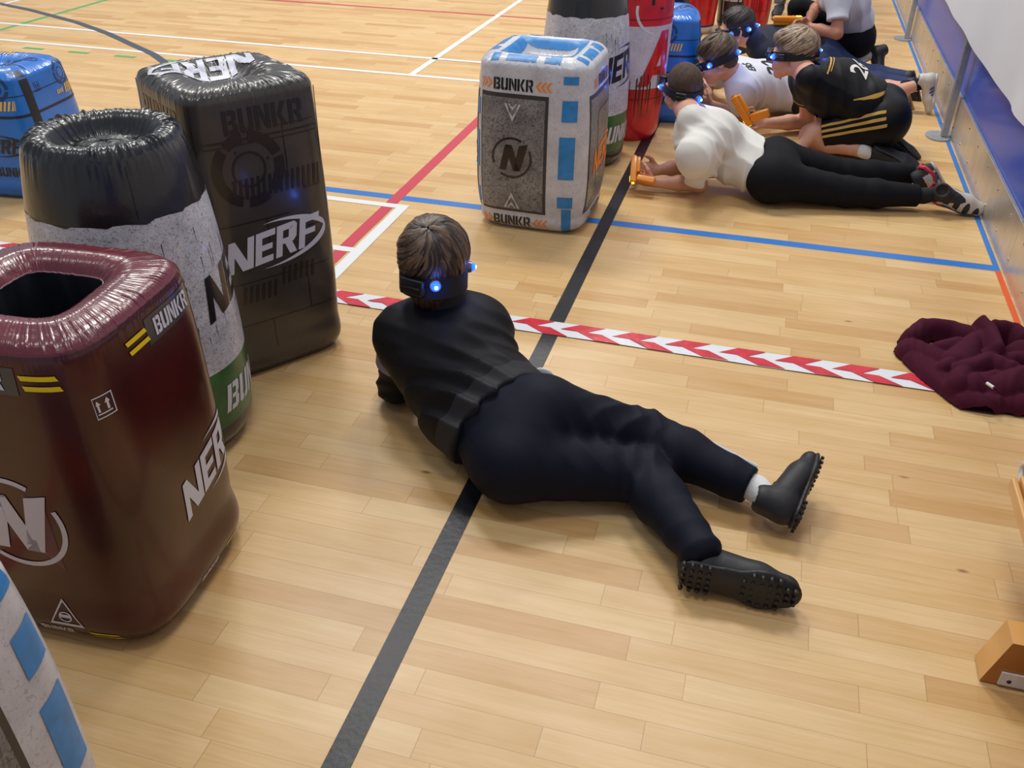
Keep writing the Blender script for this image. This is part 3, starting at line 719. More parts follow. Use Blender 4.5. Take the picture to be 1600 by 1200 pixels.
# ---- maroon block with a hole
c, r_, hf, H = (-1.206, 1.182), .063, .204, .668
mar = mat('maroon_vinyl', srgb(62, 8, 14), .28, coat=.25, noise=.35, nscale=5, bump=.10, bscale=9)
mar_lit_top = mat('maroon_vinyl_lit_top', srgb(104, 26, 40), .30, coat=.5, noise=.2, nscale=7, bump=.42, bscale=26)  # same vinyl, paler: the light falling on the top is put into its colour
prof = [(0, .93), (.03, 1.01), (.2, 1.04), (.5, 1.05), (.85, 1.02), (1, .985)]
b = inflatable(c, r_, hf, H, 4.6, prof, [(1, 0), (.94, .012), (.80, .022), (.64, .026), (.50, .014), (.435, .000)], [(0, mar)], wr=.0015, wfreq=90, seed=21, nth=560, topmat=mar_lit_top)
nn = len(b.last); L0 = np.array(b.last); ctr = np.array([c[0], c[1], 0]); tv = []; tf = []; dark = mat('dark_hole_wall', (.012, .018, .024, 1), .55)  # near-black inner wall of the hole, down to the floor
for k, (s, z) in enumerate(((1, None), (1.0, H-.012), (1.03, H-.06), (1.06, H-.14), (1.05, H-.3), (1.04, H-.5), (1.0, .03))):
    for i in range(nn):
        p = ctr+(L0[i]-ctr)*s; a = 2*PI*i/nn; wv = 1+(.035*math.sin(9*a+1)+.02*math.sin(17*a))*min(k, 3)/3
        q = ctr+(p-ctr)*wv; q[2] = L0[i][2] if z is None else z
        tv.append(q)
for k in range(6): tf += [(k*nn+i, k*nn+(i+1) % nn, (k+1)*nn+(i+1) % nn, (k+1)*nn+i) for i in range(nn)]
tf.append(tuple(range(6*nn, 7*nn)))
t = bvh_of(b)
b.add(tv, tf, dark)
b.tube([Vector(p)+Vector((0, 0, .001)) for p in b.last[::4]]+[Vector(b.last[0])], .0016, mat('maroon_piping', srgb(150, 110, 120), .4), 5)
gband = mat('grey_band_ink', srgb(58, 60, 64), .35, coat=.4)
def dc(ps, face, dx, dz, m, off=.0012, **k):
    decal(b, t, rotp(ps, 0, dx, 0), (0, 0, 0), (1, 0, 0), (0, 1, 0), m, fn=facefn(c, r_, hf, face, dz), off=off, **k)
for fc, bx in ((1, .075), (0, .0)):
    dc([rc(-.085, -.026, .085, .026)], fc, bx, .622, gband, off=.001)
    dc(word('BUNKR', .034), fc, bx, .622, wht, off=.0022)
    for sx in (-1, 1):
        dc([[(-.03, .005), (.03, .005), (.026, .014), (-.034, .014)], [(-.026, -.014), (.034, -.014), (.030, -.005), (-.030, -.005)]], fc, bx+sx*.115 if sx < 0 or fc else .125, .622, yel, off=.0022)
    dc(word('BUNKR', .020), fc, 0, .035, wht, off=.0014)
    dc([[(-.03, .003), (.03, .003), (.026, .008), (-.034, .008)], [(-.026, -.008), (.034, -.008), (.030, -.003), (-.030, -.003)]], fc, .105, .035, yel)
dc(nerf_logo(.085, math.radians(12)), 1, .10, .27, wht, off=.0016)
dc(n_logo(.105), 0, -.01, .31, wht, off=.0016)
hs = []
rs = np.random.RandomState(4)
for k in range(22): 
    x = .048+k*.0017; hs.append(rc(x, .25-.002*k, x+.0007, .375-.0008*k+rs.rand()*.01))
dc(rotp(hs, 0, -.02, -.31), 0, 0, .31, mat('pink_hatch', srgb(150, 100, 110), .4), off=.0014)
sq = .042
up = [rc(-.5, -.5, .5, -.45), rc(-.5, .45, .5, .5), rc(-.5, -.5, -.45, .5), rc(.45, -.5, .5, .5)]
for q in (-.2, .2): up += [rc(q-.05, -.2, q+.05, .12), [(q-.12, .12), (q+.12, .12), (q, .34)]]
up += [rc(-.34, -.32, .34, -.26)]
dc(rotp(up, 0, 0, 0, sq), 1, -.155, .56, wht)
tri = []
A_, B_, C_ = (-.5, -.4), (.5, -.4), (0, .5)
for p, q in ((A_, B_), (B_, C_), (C_, A_)):
    p1, q1 = (p[0]*.82, p[1]*.78), (q[0]*.82, q[1]*.78); tri.append([p, q, q1, p1])
tri += rotp(arc(.15, .19, 0, 360, 18, ry=.9), 0, 0, -.1)+[rc(-.17, -.12, .17, -.02)]
dc(rotp(tri, 0, 0, 0, .075), 0, .03, .085, wht)
o = b.build('inflatable_block', origin=(*c, 0)); tag(o, 'dark maroon glossy inflatable block with a hole in its top', 'inflatable bunker')

# ---- pale concrete print blocks with blue bars
def pale_block(c, r_, hf, H, label, seed):
    prof = [(0, .84), (.03, .96), (.12, 1.02), (.5, 1.07), (.85, 1.035), (1, 1.0)]
    b = inflatable(c, r_, hf, H, 5.0, prof, [(1, 0), (.9, .018), (.75, .028), (.6, .020), (.42, -.020), (.28, -.030), (.12, -.012), (0, -.006)], [(0, conc)], wr=.0016, wfreq=50, seed=seed, nth=420)
    t = bvh_of(b); s = hf/.212
    def dc(ps, face, dx, dz, m, off=.0012, **k):
        decal(b, t, rotp(ps, 0, dx, 0), (0, 0, 0), (1, 0, 0), (0, 1, 0), m, fn=facefn(c, r_, hf, face, dz), off=off, **k)
    for fc in (0, 1, 2, 3):
        for z in (.562, .040):
            dc(word('BUNKR', .042), fc, -.06 if fc == 0 else 0.02, z, inkb, off=.0014)
            dc(chevs(3, .034, 1), fc, -.200 if fc == 0 else -.125, z, org); dc(chevs(3, .034, -1), fc, .085 if fc == 0 else .16, z, org)
        px0, px1 = (-.195, .075) if fc in (0, 2) else (-.16, .20)
        dc([rc(px0, -.225, px1, .225)], fc, 0, .305, edged, off=.0008)
        dc([rc(px0+.008, -.215, px1-.012, .210)], fc, 0, .305, greyc, off=.0016)
        pm = (px0+px1)/2
        if fc in (0, 2):
            dc(n_logo(.078), fc, pm, .295, inkb, off=.003)
            lg = mat('pale_grey_ink', srgb(190, 190, 194), .4)
            for z, sg in ((.465, 1), (.125, -1)):
                dc([[(-.032, .03*sg), (-.022, .03*sg), (0, -.035*sg), (0, -.015*sg)], [(.032, .03*sg), (.022, .03*sg), (0, -.035*sg), (0, -.015*sg)],
                    [(-.018, .03*sg), (-.01, .03*sg), (0, .005*sg), (0, .018*sg)], [(.018, .03*sg), (.01, .03*sg), (0, .005*sg), (0, .018*sg)]], fc, pm, z, lg, off=.003)
            for z0, z1, xx in ((.570, .598, .155), (.44, .515, .155), (.225, .385, .15), (.11, .155, .15), (.0, .105, .155)):
                dc([rc(-.030 if z0 != 0 else -.018, 0, .030 if z0 != 0 else .018, z1-z0)], fc, xx, z0+.006, blu_i, off=.0014)
            dc([rc(-.016, 0, .016, .06)], fc, -.225, .44, blu_i); dc([rc(-.016, 0, .016, .14)], fc, -.225, .24, blu_i); dc([rc(-.016, 0, .016, .06)], fc, -.225, .10, blu_i)
        else:
            dc([rc(-.08, -.15, -.074, .15), rc(-.08, .145, .12, .15)], fc, pm, .305, edged, off=.0022)
            dc(nerf_logo(.088, .06), fc, .035, .275, org, off=.003)
    # printed top
    O = np.array([c[0], c[1], H]); ex = np.array([math.cos(r_), math.sin(r_), 0]); ey = np.array([-math.sin(r_), math.cos(r_), 0])
    k = hf
    dt = lambda ps, m, off=.0012: decal(b, t, ps, O, ex, ey, m, step=.010, off=off)
    a0, a1 = .48*k, .64*k
    dt([rc(-a1, a0, a1, a1), rc(-a1, -a1, a1, -a0), rc(-a1, -a0, -a0, a0), rc(a0, -a0, a1, a0)], blu_i)
    for q in range(4):
        ps = rotp([rc(-.45*k, -.93*k, .08*k, -.76*k), [(.22*k, -.93*k), (.22*k, -.80*k), (.30*k, -.80*k), (.30*k, -.72*k), (.5*k, -.72*k), (.5*k, -.93*k)], rc(-.72*k, -.92*k, -.58*k, -.72*k)], q*PI/2)
        dt(ps, blu_i)
    gl = mat('top_grey_ink', srgb(150, 150, 140), .5)  # grey chevrons and bars printed on the top
    dt([[(-.30*k, .36*k), (-.16*k, .36*k), (0, .22*k), (0, .12*k)], [(.30*k, .36*k), (.16*k, .36*k), (0, .22*k), (0, .12*k)], [(-.42*k, .02*k), (-.34*k, .02*k), (-.34*k, .3*k), (-.40*k, .3*k)], [(.42*k, -.15*k), (.34*k, -.15*k), (.34*k, .15*k), (.40*k, .15*k)]], gl, off=.0014)
    o = b.build('inflatable_block', origin=(*c, 0)); tag(o, label, 'inflatable bunker'); return o
pale_block((-.820, 3.425), -.027, .212, .627, 'pale concrete print inflatable block with blue bars, whole on the open floor', 31)
pale_block((-1.030, .470), PI/2, .203, .60, 'pale concrete print inflatable block with blue bars, cut off by the lower left corner', 32)

# ---- blue blocks
def blue_block(c, r_, hf, H, label, seed, nshift=0.0):
    prof = [(0, .93), (.03, 1.0), (.2, 1.06), (.5, 1.05), (.8, .99), (1, .93)]
    b = inflatable(c, r_, hf, H, 5.0, prof, [(1, 0), (.85, .020), (.65, .030), (.45, .022), (.2, .004), (0, .0)], [(0, blu_v)], wr=.0018, wfreq=44, seed=seed, nth=320)
    t = bvh_of(b)
    def dc(ps, face, dx, dz, m, off=.0012, **k):
        decal(b, t, rotp(ps, 0, dx, 0), (0, 0, 0), (1, 0, 0), (0, 1, 0), m, fn=facefn(c, r_, hf, face, dz), off=off, **k)
    for fc in (0, 1, 2, 3):
        dc([rc(-.22, 0, .22, .010)], fc, 0, .335, drk); dc([rc(-.22, 0, .22, .003)], fc, 0, .415, drk); dc([rc(-.22, 0, .22, .003)], fc, 0, .235, drk)
        dc(arc(.036, .048, 95, 160, 8)+arc(.036, .048, 170, 260, 8)+arc(.036, .048, 270, 350, 8)+arc(.036, .048, 0, 85, 8)+arc(.02, .024, 0, 360, 18), fc, .03+nshift, .445, blu_d)
        dc(rotp(stripes(6, .008, .036, .0145, .008), 0, -.02, 0), fc, .04+nshift, .365, mat('amber_ink', srgb(232, 190, 92), .4), off=.002)
        dc(rotp(stripes(4, .006, .016, .011, .003), 0, -.075, 0), fc, .04+nshift, .372, mat('amber_ink', None), off=.002)
        dc(nerf_logo(.058), fc, .0+nshift, .225, inkb, off=.0016); dc(word('BUNKR', .040, shear=.1), fc, .02+nshift, .120, inkb)
    dc([rc(-.022, -.34, .022, .15)], 1, -.12, .35, drk, off=.0009); dc([rc(-.02, -.05, .02, .10)], 1, .17, .40, inkb, off=.0009)
    dc(rotp(up, 0, 0, 0, .035), 1, -.06, .43, drk)
    O = np.array([c[0], c[1], H]); ex = np.array([math.cos(r_), math.sin(r_), 0]); ey = np.array([-math.sin(r_), math.cos(r_), 0])
    decal(b, t, nerf_logo(.045), O+ex*.07+ey*.04, ex, ey, blu_d, step=.01)
    decal(b, t, rotp(stripes(8, .008, .05, .016, .008), .0, -.12, .0), O-ex*.0+ey*.10, ex, ey, mat('amber_ink', None), step=.01, off=.0016)
    decal(b, t, [rc(-.17, -.004, .17, 0), rc(-.004, -.17, 0, -.02)], O-ey*.06, ex, ey, drk, step=.01)
    o = b.build('inflatable_block', origin=(*c, 0)); tag(o, label, 'inflatable bunker'); return o
blue_block((-3.04, 3.11), .10, .205, .48, 'bright blue inflatable block at the left edge behind the black topped drum', 41, .08)
blue_block((-.585, 4.985), .15, .205, .505, 'bright blue inflatable block behind the red can, beside the lying players', 42)

# ---- red can with A, and the far cans
red_v = mat('red_vinyl', srgb(200, 24, 40), .3, coat=.4, noise=.25, nscale=12, bump=.1, bscale=12)
lil = concrete('pale_lilac_print', srgb(186, 184, 204), srgb(214, 212, 226), srgb(110, 60, 80), .35, 34)
def can(c, r, H, bands, label, seed, decs, group=None):
    prof = [(0, .74), (.03, .84), (.15, .93), (.4, 1.0), (.8, 1.02), (1, .95)]
    b = inflatable(c, 0, r, H, 2, prof, ring_top(.9), bands, wr=.004, wfreq=26, seed=seed, nth=240, nz=60)
    t = bvh_of(b)
    for ps, th0, z, m in decs: decal(b, t, ps, (0, 0, 0), (1, 0, 0), (0, 1, 0), m, fn=cylfn(c, r, th0, z), off=.0016)
    o = b.build('inflatable_can', origin=(*c, 0)); tag(o, label, 'inflatable bunker', group); return o
rs = np.random.RandomState(8)
drips = []
for k in range(30):
    x = -.22+rs.rand()*.34; y0 = rs.rand()*.06; l = .04+rs.rand()*.10; drips.append([(x, y0+.05), (x+.004, y0+.05), (x+.0025, y0-l), (x+.001, y0-l)])
can((-.655, 4.56), .165, .86, [(0, red_v), (.262, lil), (.548, red_v)], 'tall red and white inflatable can with a large red A', 51,
    [(rotp(word('A', .25, shear=.15, wide=1.1), 0), -34, .40, red_v), (drips, -48, .24, inkb), ([rc(-.3, 0, .3, .004)], -60, .212, mat('deep_red_ink', srgb(120, 10, 24), .4)), ([rc(-.3, 0, .3, .004)], -60, .575, mat('deep_red_ink', None)), (arc(.10, .112, 170, 260, 14), -45, .62, wht),
     ([rc(-.005, 0, .01, .03), rc(.04, -.02, .06, -.012)], -58, .64, inkb)])
can((-.73, 6.35), .15, .7, [(0, mat('navy_vinyl', srgb(20, 34, 84), .35, coat=.3))], 'navy inflatable can at the top edge behind the blue block', 52, [(arc(.04, .055, 180, 360, 12), -60, .6, wht)])
can((-.60, 7.10), .16, .8, [(0, wht), (.05, mat('navy_vinyl', None)), (.065, red_v)], 'red inflatable can with white swoosh at the top edge', 53, [(word('K', .16, shear=.3), -62, .33, wht), (arc(.22, .25, 200, 300, 16, ry=.7), -70, .42, wht)])
can((-.335, 7.28), .125, .8, [(0, char)], 'dark grey inflatable can with white letters at the top edge', 54, [(word('NERF', .09, NERF, shear=.28), -72, .25, wht), ([rc(-.11, -.2, -.10, .2)], -80, .3, wht), ([rc(-.13, -.25, -.11, .3)], -80, .3, inkb)])
can((-.165, 6.98), .095, .8, [(0, red_v)], 'plain red inflatable can farthest right at the top edge', 55, [(drips, -70, .2, mat('deep_red_ink', None)), ([rc(-.2, 0, .2, .003)], -70, .2, mat('deep_red_ink', None)), ([rc(-.2, 0, .2, .003)], -70, .13, mat('deep_red_ink', None))])
# ================================================================ people
skin_m = mat('skin', srgb(214, 160, 134), .5, noise=.06, nscale=25, bump=.05, bscale=120)
skin_m.node_tree.nodes['Principled BSDF'].inputs['Subsurface Weight'].default_value = .12
skin_m.node_tree.nodes['Principled BSDF'].inputs['Subsurface Radius'].default_value = (.02, .008, .004)
sock_w = mat('white_sock', srgb(226, 226, 226), .85, bump=.3, bscale=220)
sock_b = two_tone('black_sock', srgb(18, 18, 20), srgb(170, 172, 180), rough=.85)
glow = mat('blue_lamp', (.03, .16, 1, 1), .3, emit=3.2, ecol=(.01, .08, 1, 1))
glow_c = mat('cyan_lamp_core', (.3, .9, 1, 1), .3, emit=14, ecol=(.25, .85, 1, 1))
hs_m = mat('headset_plastic', (.008, .009, .012, 1), .35)
band_m = mat('headband_fabric', (.008, .009, .014, 1), .8, bump=.2, bscale=260)
lens_m = mat('clear_lens_rim', srgb(120, 130, 170), .15, metal=.3)
eye_w = mat('eye_white', srgb(225, 222, 216), .3); eye_d = mat('iris', srgb(50, 40, 34), .2)

def headM(F, U):
    F = unit(F); U = np.array(U, float); R_ = unit(np.cross(F, U)); U = np.cross(R_, F); return np.array([R_, F, U])
def head_ops(S, c, M, s, neckbase, grow=0.0):
    W = lambda x, y, z: c+s*(x*M[0]+y*M[1]+z*M[2])
    E = lambda x, y, z, rx, ry, rz, k=.015, cut=False: S.ell(W(x, y, z), (s*rx, s*ry, s*rz), M, k, cut)
    E(0, -.012, .028, .074, .090, .080)
    E(0, .028, -.035, .056, .060, .066, .03)
    E(0, .060, -.088, .024, .022, .018, .025)
    for q in (-1, 1):
        E(q*.036, .055, -.030, .028, .030, .030, .02)
        S.cone(W(q*.055, .005, -.055), W(q*.018, .062, -.09), s*.018, s*.016, .02)
        E(q*.030, .094, .006, .017, .012, .011, .008, True)
        E(q*.030, .074, .005, .015, .014, .014, .003)
        E(q*.028, .080, .022, .020, .010, .007, .010)
        E(q*.079, -.008, -.008, .009, .019, .031, .008); E(q*.088, -.002, -.004, .006, .009, .015, .004, True)
    S.cone(W(0, .084, .012), W(0, .103, -.018), s*.008, s*.012, .010)
    for q in (-1, 1): E(q*.011, .094, -.022, .008, .010, .008, .006)
    E(0, .084, -.050, .024, .012, .007, .006); E(0, .083, -.062, .020, .012, .008, .006); E(0, .100, -.0555, .024, .010, .0018, .003, True)
    S.cone(W(0, -.030, -.055), neckbase, s*.050, s*.056, .025)
    return W
def hand_ops(S, wr, D, N, side, curl=.9, s=.9):
    """palm, four bent fingers and a thumb; N points out of the palm, side=+1 puts the thumb towards NxD"""
    D = unit(D); N = unit(np.array(N)-np.dot(N, D)*D); T = np.cross(N, D)*side; wr = np.array(wr, float)
    S.cone(wr, wr+D*.040*s, .022*s, .030*s, .012, N, .62)
    S.cone(wr+D*.035*s, wr+D*.072*s, .034*s, .036*s, .012, N, .42)
    for i, (o, ln) in enumerate(((.027, .92), (.009, 1.05), (-.009, 1.0), (-.026, .8))):
        p = wr+D*(.080-.004*abs(i-1.2))*s+T*o*s; a = curl*.45
        for L_, r0, r1 in ((.036, .0088, .0082), (.024, .0082, .0076), (.019, .0076, .0066)):
            q = p+(D*math.cos(a)+N*math.sin(a))*L_*ln*s; S.cone(p, q, r0*s, r1*s, .004); p = q; a += curl*(.75+.06*i)
    p = wr+D*.020*s+T*.026*s; d = unit(T*.75+D*.7+N*.35)
    for L_, r0, r1 in ((.034, .0125, .0105), (.028, .0105, .0092), (.022, .0092, .0078)):
        q = p+d*L_*s; S.cone(p, q, r0*s, r1*s, .006); p = q; d = unit(d+N*.35*curl+D*.25-T*.25*curl)
def shoe(parent, heel, T, D, m_up, m_sole, L=.225, studs=False, mark=None, lace=None, extra=None, label=None, collar=.085):
    T = unit(T); D = unit(np.array(D)-np.dot(D, T)*T); Sd = np.cross(D, T); k = L/.235; heel = np.array(heel, float)
    W = lambda t, s_, d: heel+k*(t*T+s_*Sd+d*D)
    S = Soft(.0035)
    S.ell(W(.038, 0, .040), (.040*k, .031*k, .040*k), (T, Sd, D), .02)
    S.cone(W(.055, 0, .052), W(.150, 0, .033), .036*k, .034*k, .02)
    S.cone(W(.150, .004, .030), W(.200, .002, .026), .038*k, .030*k, .02, D, .72)
    S.cone(W(.045, 0, .05), W(.038, 0, collar), .036*k, .036*k, .015)
    S.ell(W(.034, 0, collar+.035), (.026*k, .026*k, .03*k), (T, Sd, D), .006, True)
    S.ell(W(.12, 0, -.045), (.20*k, .09*k, .05*k), (T, Sd, D), .004, True)
    o = soft_obj(S, 'shoe', m_up, parent, floor=.001, it=1, label=label, mark=(mark(W, k, T, Sd, D, heel) if mark else None))
    S = Soft(.0035)
    S.cone(W(.036, 0, .010), W(.095, 0, .010), .034*k, .028*k, .012, D, .30); S.cone(W(.095, 0, .010), W(.160, .003, .010), .028*k, .042*k, .012, D, .28); S.cone(W(.160, .003, .010), W(.200, .003, .013), .042*k, .034*k, .012, D, .30)
    def ex(b):
        if studs:
            for t, s_ in [(t, s_) for t in (.012, .028, .044, .060, .125, .141, .157, .173, .189, .205, .219) for s_ in (-.028, -.014, 0, .014, .028)]:
                lim = .028 if t < .07 else (.036 if .13 < t < .2 else .026)
                if abs(s_) > lim or (t > .21 and abs(s_) > .016): continue
                b.cyl(W(t, s_*(1.12 if .12 < t < .2 else 1), .004), W(t, s_*(1.12 if .12 < t < .2 else 1), -.0035), .0050*k, .0038*k, m_sole, 8)
    so = soft_obj(S, 'sole', m_sole, o, floor=.001, it=1, extra=ex)
    b = MB()
    for i in range(5):
        t = .075+i*.018; z = .088-i*.0085
        b.tube([W(t-.006, -.020, z-.012), W(t, -.008, z), W(t+.004, .006, z+.001), W(t+.006, .020, z-.011)], .0024*k, lace or m_up, 5)
    b.build('laces', o)
    if extra: extra(o, W, k)
    return o
def headset(parent, W, M, s, rx, ry, z0, tilt, leds, boxes, hgt=.036):
    def P(a, r=1.0, dz=0.0):
        a = math.radians(a); return W(math.sin(a)*rx*r, math.cos(a)*ry*r-.008, z0+tilt*math.cos(a)+dz)
    def Nn(a): a = math.radians(a); return unit(math.sin(a)/rx*M[0]+math.cos(a)/ry*M[1])
    b = MB(); n = 72; v = []
    for i in range(n):
        a = i*360/n
        for r, dz in ((1.0, -hgt/2), (1.0, hgt/2), (1.07, hgt/2), (1.07, -hgt/2)): v.append(P(a, r, dz))
    f = []
    for i in range(n):
        for k in range(4): f.append((i*4+k, i*4+(k+1) % 4, ((i+1) % n)*4+(k+1) % 4, ((i+1) % n)*4+k))
    b.add(v, f, band_m); hsn = b.build('headset', parent)
    for a, w_, h_, d_ in boxes:
        N = Nn(a); T = np.cross(M[2], N); R = Matrix((T, N, M[2])).transposed()
        q = MB(); q.box(P(a, 1.10), (w_*s, d_*s, h_*s), hs_m, R, .006*s, 3); q.box(P(a, 1.12)+N*d_*.5*s, (w_*.8*s, .004*s, h_*.12*s), lens_m if False else hs_m, R, .001, 1); q.build('sensor_box' if w_ < .08 else 'front_visor', hsn)
    for a, dz in leds:
        N = Nn(a); p = P(a, 1.08, dz)
        q = MB(); q.cyl(p-N*.004, p+N*.008, .017*s, .015*s, lens_m, 20); q.sphere(p+N*.008, .0125*s, glow, 16, 8); q.sphere(p+N*.0165, .0055*s, glow_c, 12, 6); q.build('blue_lamp', hsn)
        l = bpy.data.lights.new('lamp_glow', 'POINT'); l.energy = .10; l.color = (.05, .15, 1); l.shadow_soft_size = .012
        lo = bpy.data.objects.new('lamp_glow', l); COL.objects.link(lo); lo.parent = hsn; lo.location = Vector([float(x) for x in p+N*.035])-parent_world(hsn)
    return hsn
def hair(parent, W, M, s, mats, style, seed=0):
    S = Soft(.004)
    E = lambda x, y, z, rx, ry, rz, k=.015, cut=False: S.ell(W(x, y, z), (s*rx, s*ry, s*rz), M, k, cut)
    rs = np.random.RandomState(seed)
    if style == 'buzz':
        E(0, -.014, .030, .0765, .0925, .083); E(0, -.045, -.02, .062, .050, .045)
        S.ell(W(0, .13, -.03), (s*.12, s*.115, s*.12), M, .008, True); S.ell(W(0, .0, -.125), (s*.2, s*.2, s*.075), M, .008, True)
    else:
        g = {'mop': .015, 'blond': .011, 'short': .004}[style]
        E(0, -.012, .034, .076+g, .092+g, .082+g); E(0, -.048, -.018, .064+g*.5, .052+g*.5, .060)
        if style == 'mop': E(0, -.046, -.060, .056, .046, .055)
        if style != 'short': E(0, .045, .080, .060, .045, .035)
        S.ell(W(0, .135, -.045), (s*.14, s*.105, s*.125), M, .008, True); S.ell(W(0, .0, -.205 if style == 'mop' else -.140), (s*.2, s*.2, s*.075), M, .008, True)
    def post(P):
        q = (P-W(0, 0, .03))@M.T; ph = np.arctan2(q[:, 0], q[:, 1]+.03*s)
        return {'buzz': .0004, 'mop': .003, 'blond': .003, 'short': .002}[style]*np.sin(ph*17+6*vnoise(P, 25, seed))+.0006*vnoise(P, 150, seed+1)
    def ex(b):
        if style == 'buzz': return
        g = {'mop': .016, 'blond': .012, 'short': .005}[style]; N = {'mop': 620, 'blond': 460, 'short': 300}[style]
        wh = (.012, -.055)  # crown whorl
        for i in range(N):
            phi = rs.rand()*2*PI; t0 = rs.rand()*1.0+.02; L_ = rs.uniform(.7, 1.25); sw = .55+.35*math.sin(2*phi+1)+rs.uniform(-.08, .08); ll = rs.uniform(0, .03)+.02*math.sin(5*phi)
            pts = []; up = []
            for k in range(10):
                t = t0+L_*k/9; ph = phi+sw*(t-.2)+.05*math.sin(k*.7+phi*3)
                x, y, z = math.sin(t)*math.sin(ph), math.sin(t)*math.cos(ph), math.cos(t)
                # whorl sits back on the crown: rotate the pole backwards
                ca, sa = math.cos(-.55), math.sin(-.55); y, z = y*ca+z*sa, -y*sa+z*ca
                lift = 1+ll+.035*math.sin(k/9*PI)
                px_, py_, pz_ = x*(.076+g)*lift, -.012+y*(.094+g)*lift, .034+z*(.083+g)*lift
                if pz_ < -.045 or (py_ > .045 and pz_ < .050-.0) or (abs(px_) > .05 and pz_ < .0 and py_ > -.03): break
                pts.append(W(px_, py_, pz_)); up.append(Vector([float(q) for q in unit(x*M[0]+y*M[1]+z*M[2])]))
            if len(pts) < 3: continue
            w0 = rs.uniform(.004, .0085)*s; rad = [w0*(.5 if k == 0 else 1)*(1-.8*(k/(len(pts)-1))**2) for k in range(len(pts))]
            b.tube(pts, rad, mats[rs.randint(len(mats))], 5, .5, up)
    return soft_obj(S, 'hair', mats[0], parent, post, floor=None, it=1, extra=ex)
def taper_m(m, name, bump, sc): return m

